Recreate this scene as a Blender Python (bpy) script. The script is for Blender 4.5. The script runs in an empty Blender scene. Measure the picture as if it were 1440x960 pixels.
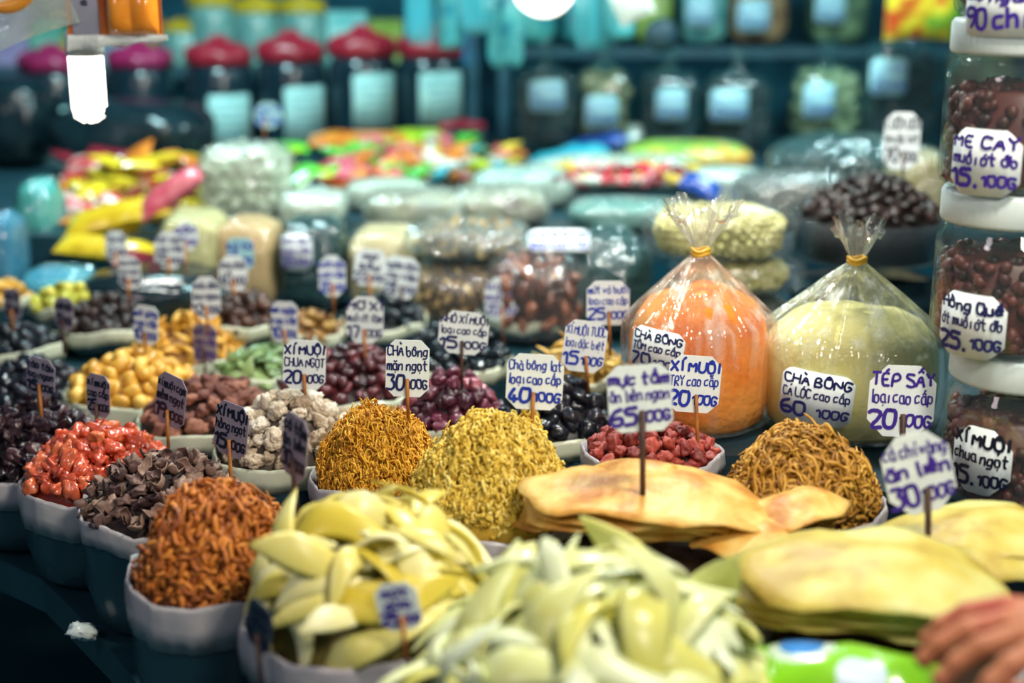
import bpy, bmesh, math, random, unicodedata
import numpy as np
from mathutils import Vector, Matrix, Euler, noise
R = random.Random(7)
SC = bpy.context.scene
COL = SC.collection
PI = math.pi
rad = math.radians

# ------------------------------------------------------------------ camera
CAM_Z = 1.5; PITCH = rad(15); F = 2000.0
cam = bpy.data.cameras.new('camera'); cam.lens = 50; cam.sensor_width = 36
cam.dof.use_dof = True; cam.dof.focus_distance = 1.86; cam.dof.aperture_fstop = 1.7
cam.clip_start = 0.05
camo = bpy.data.objects.new('camera', cam); COL.objects.link(camo)
camo.location = (0, 0, CAM_Z); camo.rotation_euler = (PI/2 - PITCH, 0, 0)
SC.camera = camo

# ------------------------------------------------------------------ world, lamps, exposure
SC.view_settings.view_transform = 'Standard'; SC.view_settings.look = 'None'
SC.view_settings.exposure = 0.0; SC.view_settings.gamma = 1.0
SC.view_settings.use_curve_mapping = False
world = bpy.data.worlds.new('world'); SC.world = world; world.use_nodes = True
world.node_tree.nodes['Background'].inputs[0].default_value = (0.075, 0.17, 0.215, 1)
world.node_tree.nodes['Background'].inputs[1].default_value = 0.55

def lamp(name, loc, target, size, watts, col, sy=None):
    l = bpy.data.lights.new(name, 'AREA'); l.shape = 'DISK' if sy is None else 'RECTANGLE'
    l.size = size; l.energy = watts; l.color = col
    if sy: l.size_y = sy
    o = bpy.data.objects.new(name, l); COL.objects.link(o); o.location = loc
    o.rotation_euler = (Vector(target) - Vector(loc)).to_track_quat('-Z', 'Y').to_euler()
    return o
lamp('key_lamp', (0.72, 0.98, 2.5), (0.10, 1.85, 0.85), 0.30, 29, (1.0, 0.91, 0.76))
lamp('front_fill', (0.65, 0.1, 2.15), (0.35, 1.9, 0.95), 0.35, 14, (1.0, 0.93, 0.82))  # added fill to brighten upright faces, not a lamp of the market
lamp('middle_lamp', (0.25, 2.45, 2.25), (0.1, 2.3, 0.8), 0.25, 34, (0.95, 1.0, 0.94))
lamp('left_lamp', (-0.9, 2.9, 2.3), (-0.7, 2.7, 0.8), 0.25, 13, (0.95, 0.97, 0.9))
lamp('left_front_fill', (-1.6, 0.3, 2.3), (-0.4, 1.6, 0.8), 0.5, 7, (1.0, 0.80, 0.86))  # added weak pinkish fill for the left rims, no lamp hangs there
lamp('rear_lamp_left', (-0.9, 3.7, 2.3), (-0.8, 4.4, 1.0), 0.3, 34, (0.55, 0.95, 1.0))
lamp('rear_lamp_right', (0.9, 3.6, 2.3), (0.8, 4.3, 1.0), 0.3, 36, (0.65, 0.98, 1.0))

# ------------------------------------------------------------------ pixel rays to places
def D(px, py):
    x = (px - 720)/F; v = (py - 480)/F
    return Vector((x, math.cos(PITCH) - v*math.sin(PITCH), -math.sin(PITCH) - v*math.cos(PITCH)))
CP = Vector((0, 0, CAM_Z))
def PZ(px, py, z): d = D(px, py); return CP + d*((z - CAM_Z)/d.z)
def PY(px, py, y): d = D(px, py); return CP + d*(y/d.y)
def MPP(p):                                   # metres per pixel at a point
    return (p - CP).dot(D(720, 480))/F

# ------------------------------------------------------------------ colours and materials
def H(s):
    s = s.lstrip('#'); c = [int(s[i:i+2], 16)/255 for i in (0, 2, 4)]
    return tuple((x/12.92 if x <= .04045 else ((x + .055)/1.055)**2.4) for x in c) + (1,)
MATS = {}
def N(nt, t, **kw):
    n = nt.nodes.new(t)
    for k, v in kw.items(): setattr(n, k, v)
    return n
def mat(name, c1, c2=None, rough=.5, bump=0, bscale=60, var='noise', nscale=12, spec=.5, sss=0, trans=0, coat=0, metal=0, c3=None):
    """principled surface; c1..c3 mixed by noise ('noise'), by object ('obj') or by piece ('island')"""
    if name in MATS: return MATS[name]
    m = bpy.data.materials.new(name); m.use_nodes = True; nt = m.node_tree
    b = nt.nodes['Principled BSDF']; b.inputs['Roughness'].default_value = rough
    b.inputs['Specular IOR Level'].default_value = spec; b.inputs['Metallic'].default_value = metal
    b.inputs['Coat Weight'].default_value = coat; b.inputs['Coat Roughness'].default_value = .15
    if sss:
        b.inputs['Subsurface Weight'].default_value = sss; b.inputs['Subsurface Radius'].default_value = (.01, .006, .004)
        b.inputs['Subsurface Scale'].default_value = .6
    if trans: b.inputs['Transmission Weight'].default_value = trans
    L = nt.links.new
    tc = N(nt, 'ShaderNodeTexCoord')
    cols = [H(c) for c in (c1, c2, c3) if c]
    if len(cols) > 1:
        ramp = N(nt, 'ShaderNodeValToRGB'); cr = ramp.color_ramp
        cr.elements[0].color = cols[0]; cr.elements[1].color = cols[-1]
        lo, hi = (.36, .64) if var == 'noise' else (0, 1)
        cr.elements[0].position = lo; cr.elements[1].position = hi
        if len(cols) == 3: e = cr.elements.new((lo+hi)/2); e.color = cols[1]
        nz = N(nt, 'ShaderNodeTexNoise'); nz.inputs['Scale'].default_value = nscale; nz.inputs['Detail'].default_value = 4
        L(tc.outputs['Object'], nz.inputs['Vector'])
        if var == 'noise': L(nz.outputs['Fac'], ramp.inputs[0])
        else:
            src = N(nt, 'ShaderNodeObjectInfo').outputs['Random'] if var == 'obj' else N(nt, 'ShaderNodeNewGeometry').outputs['Random Per Island']
            ma = N(nt, 'ShaderNodeMath', operation='MULTIPLY_ADD'); ma.inputs[1].default_value = .9; 
            mb = N(nt, 'ShaderNodeMath', operation='MULTIPLY_ADD'); mb.inputs[1].default_value = .7; mb.inputs[2].default_value = -.35
            L(nz.outputs['Fac'], mb.inputs[0]); L(src, ma.inputs[0]); L(mb.outputs[0], ma.inputs[2]); L(ma.outputs[0], ramp.inputs[0])
        L(ramp.outputs[0], b.inputs['Base Color'])
    else: b.inputs['Base Color'].default_value = cols[0]
    if bump:
        n2 = N(nt, 'ShaderNodeTexNoise'); n2.inputs['Scale'].default_value = bscale; n2.inputs['Detail'].default_value = 3
        bp = N(nt, 'ShaderNodeBump'); bp.inputs['Strength'].default_value = bump; bp.inputs['Distance'].default_value = .004
        L(tc.outputs['Object'], n2.inputs['Vector']); L(n2.outputs['Fac'], bp.inputs['Height']); L(bp.outputs[0], b.inputs['Normal'])
    MATS[name] = m; return m

def film(name, tint='#ffffff', haze=.05, rough=.1, gl=.5, bscale=28, bump=.7, dist=.005, streak=0):
    """thin clear plastic: see-through, glossy, faintly milky"""
    if name in MATS: return MATS[name]
    m = bpy.data.materials.new(name); m.use_nodes = True; nt = m.node_tree; L = nt.links.new
    nt.nodes.remove(nt.nodes['Principled BSDF']); out = nt.nodes['Material Output']
    tr = N(nt, 'ShaderNodeBsdfTransparent'); tr.inputs[0].default_value = tuple(.75+.25*c for c in H(tint)[:3]) + (1,)
    df = N(nt, 'ShaderNodeBsdfDiffuse'); df.inputs[0].default_value = H(tint)
    gs = N(nt, 'ShaderNodeBsdfGlossy'); gs.inputs['Roughness'].default_value = rough
    lw_ = N(nt, 'ShaderNodeLayerWeight'); fr = N(nt, 'ShaderNodeMath', operation='POWER'); fr.inputs[1].default_value = 4; L(lw_.outputs['Facing'], fr.inputs[0])
    tc = N(nt, 'ShaderNodeTexCoord'); nz = N(nt, 'ShaderNodeTexNoise'); nz.inputs['Scale'].default_value = bscale
    nz.inputs['Distortion'].default_value = 1.4; nz.inputs['Detail'].default_value = 2
    bp = N(nt, 'ShaderNodeBump'); bp.inputs['Strength'].default_value = bump; bp.inputs['Distance'].default_value = dist
    L(tc.outputs['Object'], nz.inputs['Vector']); L(nz.outputs['Fac'], bp.inputs['Height'])
    for s in (gs, df): L(bp.outputs[0], s.inputs['Normal'])
    m1 = N(nt, 'ShaderNodeMixShader'); m1.inputs[0].default_value = haze; L(tr.outputs[0], m1.inputs[1]); L(df.outputs[0], m1.inputs[2])
    if streak:                                 # stretched, whitened creases running up to the knot
        mp_ = N(nt, 'ShaderNodeMapping'); mp_.inputs['Scale'].default_value = (38, 38, 5); n3 = N(nt, 'ShaderNodeTexNoise'); n3.inputs['Scale'].default_value = 1; n3.inputs['Detail'].default_value = 4
        L(tc.outputs['Object'], mp_.inputs[0]); L(mp_.outputs[0], n3.inputs['Vector'])
        mr = N(nt, 'ShaderNodeMapRange'); mr.inputs['From Min'].default_value = .50; mr.inputs['From Max'].default_value = .72; mr.inputs['To Min'].default_value = haze; mr.inputs['To Max'].default_value = streak
        sx = N(nt, 'ShaderNodeSeparateXYZ'); L(tc.outputs['Object'], sx.inputs[0]); m4 = N(nt, 'ShaderNodeMapRange'); m4.inputs['From Min'].default_value = .10; m4.inputs['From Max'].default_value = .22; m4.inputs['To Min'].default_value = .12
        L(sx.outputs[2], m4.inputs['Value']); m5 = N(nt, 'ShaderNodeMath', operation='MULTIPLY'); L(n3.outputs['Fac'], mr.inputs['Value']); L(mr.outputs[0], m5.inputs[0]); L(m4.outputs[0], m5.inputs[1]); L(m5.outputs[0], m1.inputs[0])
    mu = N(nt, 'ShaderNodeMath', operation='MULTIPLY_ADD'); mu.inputs[1].default_value = gl*.9; mu.inputs[2].default_value = gl*.12
    L(fr.outputs[0], mu.inputs[0])
    m2 = N(nt, 'ShaderNodeMixShader'); L(mu.outputs[0], m2.inputs[0]); L(m1.outputs[0], m2.inputs[1]); L(gs.outputs[0], m2.inputs[2])
    L(m2.outputs[0], out.inputs[0]); MATS[name] = m; return m

def emit(name, col, s):
    m = bpy.data.materials.new(name); m.use_nodes = True; b = m.node_tree.nodes['Principled BSDF']
    b.inputs['Base Color'].default_value = H(col); b.inputs['Emission Color'].default_value = H(col); b.inputs['Emission Strength'].default_value = s
    return m

# ------------------------------------------------------------------ mesh helpers
class MB:
    def __init__(s): s.v = []; s.f = []
    def add(s, v, f):
        k = len(s.v); s.v += [tuple(p) for p in v]; s.f += [tuple(i + k for i in q) for q in f]; return s
    def box(s, c, d, rz=0, taper=1):
        x, y, z = d[0]/2, d[1]/2, d[2]/2; M = Matrix.Rotation(rz, 3, 'Z')
        v = [M @ Vector((a*x*(taper if e > 0 else 1), b*y*(taper if e > 0 else 1), e*z)) + Vector(c) for e in (-1, 1) for a, b in ((-1, -1), (1, -1), (1, 1), (-1, 1))]
        return s.add(v, [(3, 2, 1, 0), (4, 5, 6, 7), (0, 1, 5, 4), (1, 2, 6, 5), (2, 3, 7, 6), (3, 0, 4, 7)])
    def tube(s, pts, r, n=8):
        pts = [Vector(p) for p in pts]; rs = r if isinstance(r, (list, tuple)) else [r]*len(pts); v = []; f = []
        for i, p in enumerate(pts):
            d = (pts[min(i+1, len(pts)-1)] - pts[max(i-1, 0)]).normalized()
            a = d.cross(Vector((0, .3, 1)) if abs(d.z) < .9 else Vector((1, 0, 0))).normalized(); b = d.cross(a)
            v += [p + (a*math.cos(2*PI*k/n) + b*math.sin(2*PI*k/n))*rs[i] for k in range(n)]
        for i in range(len(pts)-1):
            f += [(i*n+k, i*n+(k+1) % n, (i+1)*n+(k+1) % n, (i+1)*n+k) for k in range(n)]
        f += [tuple(reversed(range(n))), tuple(range((len(pts)-1)*n, len(pts)*n))]
        return s.add(v, f)
    def lathe(s, prof, n=32, fn=None, c=(0, 0, 0)):
        """prof: list of (r, z); fn(theta, i, r, z) -> (r, z)"""
        v = []; f = []; m = len(prof)
        for i, (r, z) in enumerate(prof):
            for k in range(n):
                th = 2*PI*k/n; rr, zz = fn(th, i, r, z) if fn else (r, z)
                v.append((c[0] + rr*math.cos(th), c[1] + rr*math.sin(th), c[2] + zz))
        for i in range(m-1):
            f += [(i*n+k, i*n+(k+1) % n, (i+1)*n+(k+1) % n, (i+1)*n+k) for k in range(n)]
        return s.add(v, f)
    def mesh(s, name, smooth=True):
        me = bpy.data.meshes.new(name); me.from_pydata(s.v, [], s.f); me.validate()
        if smooth: me.polygons.foreach_set('use_smooth', [True]*len(me.polygons))
        me.update(); return me

def setp(o, **kw):
    for k, v in kw.items():
        if v is not None: o[k] = v
def O(name, me, material=None, parent=None, loc=None, rot=None, smooth=True, scale=None, **tags):
    if isinstance(me, MB): me = me.mesh(name, smooth)
    if me is not None and material is not None and not len(me.materials): me.materials.append(material)
    o = bpy.data.objects.new(name, me); COL.objects.link(o)
    if parent is not None: o.parent = parent
    if loc is not None: o.location = loc
    if rot is not None: o.rotation_euler = rot
    if scale is not None: o.scale = scale
    setp(o, **tags); return o
def E(name, loc, label, category, group=None, rot=None):
    return O(name, None, None, None, loc, rot, label=label, category=category, group=group)

def ico(sub):
    bm = bmesh.new(); bmesh.ops.create_icosphere(bm, subdivisions=sub, radius=1)
    v = [x.co.copy() for x in bm.verts]; f = [tuple(a.index for a in q.verts) for q in bm.faces]; bm.free(); return v, f
ICO = {k: ico(k) for k in (1, 2, 3, 4)}
def nz(p): return noise.noise(p)
def blob(seed, d, amp=.2, fq=1.4, sub=3, ridge=0, rf=3.5, square=0):
    v, f = ICO[sub]; o = Vector((seed*7.3, seed*3.1, seed*1.7)); out = []
    for p in v:
        r = 1 + amp*nz(p*fq + o)*1.6
        if ridge: r -= ridge*(1 - abs(nz(p*rf + o))*2.4)**2*.7 + ridge*.3*nz(p*rf*2.3 + o)
        q = p*r
        if square: q = Vector([math.copysign(abs(a)**(1-square), a) for a in q])
        out.append((q.x*d[0], q.y*d[1], q.z*d[2]))
    return MB().add(out, f).mesh('piece')
def cup(seed, r, thick=.0035, curl=.7, n=14, rings=4):
    """a curled, shrunken slice: a little bowl with a rolled rim"""
    rr = random.Random(seed); ph = rr.random()*6; el = rr.uniform(.55, .8); v = []
    def pt(i, k, side):
        rho = i/rings; th = 2*PI*k/n
        w = 1 + .18*math.sin(2*th+ph) + .1*math.sin(5*th+ph*2)
        x = r*rho*w*math.cos(th); y = r*el*rho*w*math.sin(th)
        z = curl*r*(rho**2) * (1 + .35*math.sin(3*th+ph)) - .25*r*max(0, rho-.8)*3
        x *= 1 - .25*rho**2; y *= 1 - .3*rho**2
        return (x, y, z + (thick*(1.2 - .6*rho) if side else 0))
    f = []
    for side in (0, 1):
        b = len(v); v.append(pt(0, 0, side))
        for i in range(1, rings+1): v += [pt(i, k, side) for k in range(n)]
        for k in range(n):
            t = (b, b+1+k, b+1+(k+1) % n); f.append(t if side else t[::-1])
        for i in range(rings-1):
            for k in range(n):
                q = (b+1+i*n+k, b+1+(i+1)*n+k, b+1+(i+1)*n+(k+1) % n, b+1+i*n+(k+1) % n); f.append(q if side else q[::-1])
    a = 1+(rings-1)*n; b = 1+rings*n+a
    f += [(a+k, a+(k+1) % n, b+(k+1) % n, b+k) for k in range(n)]
    return MB().add(v, f).mesh('piece')
def strip(seed, L, w, t, bend=.4, twist=.8, n=9, drape=0, blunt=3.2):
    """a bent, twisted slice of candied fruit; drape curves both ends down"""
    rr = random.Random(seed); b1 = rr.uniform(-bend, bend); b2 = rr.uniform(-bend, bend)*(0.25 if drape else 1) - drape; tw = rr.uniform(-twist, twist); v = []; f = []
    ph = rr.random()*6
    for i in range(n+1):
        u = i/n*2-1; x = u*L/2; y = b1*L*(u*u-.3)*.5 + .05*L*math.sin(3*u+ph); z = b2*L*(u*u-.3)*.5 + .02*L*math.sin(4*u+ph)
        ww = w/2*(max(.12, 1-abs(u)**blunt))*(1+.18*math.sin(4*u+ph)); tt = t/2*max(.25, 1-abs(u)**blunt)
        a = tw*u
        for k in range(8):
            th = 2*PI*k/8; py = ww*math.cos(th); pz = tt*math.sin(th)*1.1
            v.append((x, y + py*math.cos(a) - pz*math.sin(a), z + py*math.sin(a) + pz*math.cos(a)))
    for i in range(n): f += [(i*8+k, i*8+(k+1) % 8, (i+1)*8+(k+1) % 8, (i+1)*8+k) for k in range(8)]
    f += [tuple(range(8))[::-1], tuple(range(n*8, n*8+8))]
    return MB().add(v, f).mesh('piece')

# ------------------------------------------------------------------ handwriting: a small stroke alphabet (x 0-6, baseline 2, x-height 7, capitals A)
G = {'A': '02 3A 62;15 55', 'B': '02 0A 4A 58 36 06;36 64 42 02', 'C': '69 4A 1A 06 12 42 63', 'D': '0A 02 32 65 67 3A 0A', 'E': '5A 0A 02 52;06 46',
 'G': '69 4A 1A 06 12 42 65 36', 'H': '0A 02;6A 62;06 66', 'I': '2A 22', 'K': '0A 02;6A 06 62', 'L': '0A 02 62', 'M': '02 0A 35 6A 62', 'N': '02 0A 62 6A',
 'O': '3A 0A 02 62 6A 3A', 'P': '02 0A 5A 66 05', 'Q': '3A 0A 02 62 6A 3A;44 71', 'R': '02 0A 5A 66 06 62', 'S': '69 1A 07 65 61 02', 'T': '0A 6A;3A 32',
 'U': '0A 02 62 6A', 'V': '0A 32 6A', 'X': '0A 62;6A 02', 'Y': '0A 36 6A;36 32', 'a': '57 07 02 52;57 52 62', 'b': '0A 02 52 57 06', 'c': '57 07 02 53',
 'd': '57 07 02 52;5A 52', 'e': '05 55 57 07 02 53', 'g': '57 07 02 53;57 50 00', 'h': '0A 02;05 27 57 52', 'i': '27 22', 'k': '0A 02;57 05 52', 'l': '2A 22 32',
 'm': '02 07;05 27 37 32;35 57 67 62', 'n': '02 07;05 27 57 52', 'o': '27 07 02 52 57 27', 'p': '07 00;07 57 52 03', 'q': '57 07 02 52;57 50', 'r': '07 02;05 27 57',
 's': '57 07 15 54 52 02', 't': '2A 22 42;07 57', 'u': '07 02 52 57;57 52', 'v': '07 22 57', 'x': '07 52;57 02', 'y': '07 03 53;57 50 00',
 '0': '3A 0A 02 62 6A 3A', '1': '08 3A 32', '2': '09 3A 69 67 02 62', '3': '0A 6A 37 66 62 02', '4': '4A 04 64;46 42', '5': '6A 0A 07 67 62 02',
 '6': '5A 08 02 62 66 05', '7': '0A 6A 22', '8': '3A 0A 37 62 02 37 6A 3A', '9': '67 06 0A 6A 65 42', '.': '12 22', 'đ': '57 07 02 52;5A 52;39 69', 'Đ': '0A 02 32 65 67 3A 0A;06 36'}
MARK = {'\u0300': [(1.6, 2.6), (3.4, 1.2)], '\u0301': [(2.6, 1.2), (4.4, 2.6)], '\u0302': [(1.2, 1), (3, 2.3), (4.8, 1)], '\u0306': [(1.2, 2.2), (3, 1), (4.8, 2.2)],
        '\u0303': [(1, 1.2), (2.4, 2.2), (3.6, 1.2), (5, 2.2)], '\u0309': [(2.6, 2.8), (4, 2.4), (3, 1.2)]}
def chaikin(p, it=2):
    for _ in range(it):
        q = [p[0]]
        for a, b in zip(p, p[1:]): q += [(a[0]*.75+b[0]*.25, a[1]*.75+b[1]*.25), (a[0]*.25+b[0]*.75, a[1]*.25+b[1]*.75)]
        q.append(p[-1]); p = q
    return p
def line_strokes(txt, rr):
    out = []; x = 0
    for ch in txt:
        if ch == ' ': x += 3.2; continue
        if ch in 'đĐ': base, marks = ch, ''
        else:
            dd = unicodedata.normalize('NFD', ch); base, marks = dd[0], dd[1:]
        top = 7.2 if (base.islower() and base not in 'bdhklt') else 10
        jy = rr.uniform(-.5, .5); jx = rr.uniform(-.12, .12)
        for st in G.get(base, '02 62').split(';'):
            pts = [(int(c[0], 16), int(c[1:], 16)) for c in st.split()]
            out.append([(x + a + jx*(b-5), b + jy + rr.uniform(-.22, .22)) for a, b in (chaikin(pts) if len(pts) > 2 else pts)])
        h = 0
        for mk in marks:
            if mk == '\u0323': out.append([(x+2.8, .1+jy), (x+3.3, -.1+jy)])
            elif mk == '\u031b': out.append([(x+5, top-.6), (x+6.4, top+.2), (x+6.5, top+1.3)])
            elif mk in MARK:
                out.append([(x + a, top + h + b + jy) for a, b in MARK[mk]]); h += 1.4
        x += {'I': 4.2, 'i': 4, 'l': 4, '.': 4, 'M': 8.2, 'm': 8, '1': 5}.get(base, 7.6)
    return out, max(x-1.6, 1)
def writing(lines, w, h, seed, bold=1.0, big=None):
    """lettering mesh in the x-z plane, facing -y, fitted in w x h"""
    rr = random.Random(seed); mb = MB(); n = len(lines); hs = [1.0]*n
    if n > 1: hs[-1] = 1.45
    if big: hs = big
    tot = sum(hs); zc = h/2; lay = 0
    for ln, a in zip(lines, hs):
        lh = h*a/tot; zc -= lh/2; segs = []
        parts = ln.split('|')            # 'number|unit': big number, small unit
        x0 = 0; allst = []
        for k, p in enumerate(parts):
            st, wd = line_strokes(p, rr); s = 1 if k == 0 else .62
            allst += [(1 if k == 0 else .68, [(x0 + q[0]*s, 6 + (q[1]-6)*s - (0 if k == 0 else .8)) for q in pl]) for pl in st]; x0 += wd*s + 2.5
        wd = x0 - 2.5; ys = lh/11.6; xs = min(w/wd, ys*1.25); off = -wd*xs/2
        wid = min(lh*.088, xs*1.05)*bold; slope = rr.uniform(-.02, .03)
        W0 = wid
        for fk, pl in allst:
            wid = W0*fk
            P = [Vector(((q[0])*xs + off, (q[1]-6)*ys + slope*((q[0])*xs+off))) for q in pl]
            P = [p for i, p in enumerate(P) if i == 0 or (p - P[i-1]).length > 1e-6]
            if len(P) < 2: P = [P[0], P[0] + Vector((wid*.3, 0))]
            d0 = (P[1]-P[0]).normalized(); d1 = (P[-1]-P[-2]).normalized()
            P = [P[0]-d0*wid*.55] + P + [P[-1]+d1*wid*.55]; W = [wid*.45] + [wid]*(len(P)-2) + [wid*.45]
            y = -lay*4e-6; lay += 1; v = []; f = []
            for i, p in enumerate(P):
                d = (P[min(i+1, len(P)-1)] - P[max(i-1, 0)]).normalized(); nn = Vector((-d.y, d.x))*W[i]
                v += [(p.x+nn.x, y, zc+p.y+nn.y), (p.x-nn.x, y, zc+p.y-nn.y)]
            for i in range(len(P)-1): f.append((2*i, 2*i+1, 2*i+3, 2*i+2))
            mb.add(v, f)
        zc -= lh/2
    return mb

# ------------------------------------------------------------------ shared materials
M_card = mat('card', '#eaf1f2', '#dde6ea', rough=.35, nscale=30, spec=.5)
M_card_blue = mat('card_blue', '#a2cfd4', '#94c4cc', rough=.4, nscale=30)
M_card_shade = mat('card_shade_tint', '#a397a4', '#93899a', rough=.5, nscale=30)  # card colour darkened and tinted for the shade on cards turned left
INK = {'navy': mat('ink_navy', '#121a5e', rough=.4), 'blue': mat('ink_blue', '#1230a8', rough=.4), 'purple': mat('ink_purple', '#3f2391', rough=.4), 'dark': mat('ink_dark', '#0d1430', rough=.4)}
M_stick = mat('bamboo', '#b5742f', '#8a4f28', rough=.6, nscale=40)
M_stick_dark = mat('dark_bamboo', '#54352a', '#3a2622', rough=.6, nscale=40)
M_collar = mat('folded_film', '#b9b6b6', '#a9a1a8', rough=.28, bump=.25, bscale=40, nscale=9, sss=0)
M_collar_cream = mat('cream_film', '#c9cdb6', '#b8bca6', rough=.28, bump=.25, bscale=40, nscale=9)
M_sack = mat('dark_sack', '#1d3a45', '#26434d', rough=.25, bump=.5, bscale=22, nscale=8)
M_table = mat('dark_tarp', '#16343f', '#1a3e49', rough=.4, bump=.4, bscale=8)
M_dark = mat('dark_board', '#132c36', '#183844', rough=.6)
M_film = film('clear_film', gl=.45, haze=.03, bscale=24, bump=1, dist=.009)
M_film_soft = film('milky_film', '#dfeee6', haze=.17, gl=.8, bscale=20, bump=1, dist=.02)
M_film_teal = film('teal_film', '#7fd0cc', haze=.06, gl=.7, bscale=18, bump=1, dist=.02)
M_black = mat('black_plastic', '#0c1a20', '#13262c', rough=.2, bump=.7, bscale=18)
M_teal_pl = mat('teal_plastic', '#4fa7a8', '#2f7f88', rough=.25, bump=.6, bscale=18)

# ------------------------------------------------------------------ the setting
O('floor', MB().add([(-6, -2, 0), (6, -2, 0), (6, 9, 0), (-6, 9, 0)], [(0, 1, 2, 3)]), mat('wet_concrete', '#33606e', '#3a6a78', rough=.7, nscale=2), kind='structure')
O('wall_back', MB().box((0, 6.3, 1.5), (9, .1, 3)), mat('teal_wall', '#0f4a5e', '#1a6478', rough=.8, nscale=1.2, c3='#0c3444'), kind='structure', smooth=False)
def deck(name, pts, z0, z1, m, label):
    n = len(pts); v = [(p[0], p[1], z0) for p in pts] + [(p[0], p[1], z1) for p in pts]
    f = [tuple(range(n))[::-1], tuple(range(n, 2*n))] + [(i, (i+1) % n, n+(i+1) % n, n+i) for i in range(n)]
    return O(name, MB().add(v, f), m, smooth=False, label=label, category='stall table')
TZ = .66
edge = [PZ(230, 1010, TZ), PZ(150, 905, TZ), PZ(60, 815, TZ), PZ(-60, 760, TZ)]
deck('stall_table', [(1.4, .62), (1.4, 2.44), (-1.55, 2.44), (-1.3, 1.9)] + [(p.x, p.y) for p in edge[::-1]] + [(edge[0].x+.02, .62)], TZ-.05, TZ, M_table, 'low dark front table under the tubs of dried fruit')
deck('riser_table', [(1.5, 2.46), (1.5, 3.14), (-1.9, 3.14), (-1.7, 2.46)], .70, .775, M_table, 'dark middle riser under the tall filled bags')
deck('rear_table', [(2.2, 3.16), (2.2, 5.0), (-2.4, 5.0), (-2.2, 3.16)], .84, .90, M_table, 'long dark rear table under candy packs and red-lidded jars')
deck('side_box', [(.17, 1.86), (.17, 2.42), (1.1, 2.42), (1.1, 1.50), (.62, 1.50), (.45, 1.77), (.35, 1.86)], .665, .838, M_dark, 'dark box under the knotted floss bags and jar stack')

# ------------------------------------------------------------------ tubs (sacks with a folded pale rim)
TUBS = {}
def tub(key, cx, cy, apx, ytop, rz, label, collar=M_collar, depth=None, cw=.028, fold=.05, elx=1.0, sack=M_sack, sides=15, base=None, name='sack_tub', p=2.0, roll=0):
    c = PZ(cx, cy, rz); Rr = apx*MPP(c)*elx
    Ht = PY(cx, ytop, c.y + Rr*.1).z - rz
    TUBS[key] = dict(c=c, R=Rr, H=Ht, p=p, rz=rz)
    if label is None: return
    base = TZ if base is None else base
    dz = base - rz + .002
    t = E(name, (c.x, c.y, base), label, 'sack')
    rr = random.Random(hash(key) % 999 if False else sum(map(ord, key))*13); a = [rr.uniform(-.035, .035) for _ in range(sides)]; hz = [rr.uniform(-.006, .006) for _ in range(sides)]
    n = sides*4
    def wob(th):
        u = th/(2*PI)*sides; i = int(u) % sides; f_ = u - int(u); ch = math.cos(PI/sides)/math.cos((f_-.5)*2*PI/sides)
        return (1 + (a[i]*(1-f_) + a[(i+1) % sides]*f_))*ch, hz[i]*(1-f_) + hz[(i+1) % sides]*f_
    off = -(base) + rz                     # rim height above the root
    def fn(th, i, r, z):
        w, hh = wob(th); k = 1 if z > off-.08 else .3
        return r*(1+(w-1)*k) + .0012*math.sin(23*th+i*1.3), z + hh*(1 if z > off-.09 else 0)
    body = [(.0001, .001), (Rr*.72, .001), (Rr*.86, .015), (Rr*.95, off*.4), (Rr*.965, off*.75), (Rr*.965, off-.014), (Rr*.93, off-.016)]
    O('sack_body', MB().lathe(body, n, fn), sack, t)
    col = [(Rr*.92, off-fold*.7), (Rr*.95, off-.012), (Rr*.975, off+.0015), (Rr*.992, off+.002), (Rr*1.003, off-.004), (Rr*1.008, off-fold*.5), (Rr*1.0, off-fold), (Rr*.975, off-fold*.97)]
    O('folded_rim', MB().lathe(col, n, fn), collar, t)
    return t
def dome(t, x, y):
    rho = math.hypot(x - t['c'].x, y - t['c'].y)/t['R']
    return t['rz'] - .012 + (t['H'] + .012)*(1 - min(rho, 1.15)**t['p'])
CORE = {}
def core(key, m, nm, label, cat, lift=-.012, lump=.004):  # most mounds are coloured darker, painting the shade between the pieces
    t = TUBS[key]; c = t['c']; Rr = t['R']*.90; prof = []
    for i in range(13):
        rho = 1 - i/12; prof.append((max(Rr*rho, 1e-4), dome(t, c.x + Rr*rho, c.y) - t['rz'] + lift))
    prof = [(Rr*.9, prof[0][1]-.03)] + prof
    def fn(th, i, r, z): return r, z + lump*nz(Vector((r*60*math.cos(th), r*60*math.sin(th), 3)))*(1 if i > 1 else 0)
    CORE[key] = O(nm, MB().lathe(prof, 40, fn), m, None, (c.x, c.y, t['rz']), kind='stuff', label=label, category=cat); return CORE[key]
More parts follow.
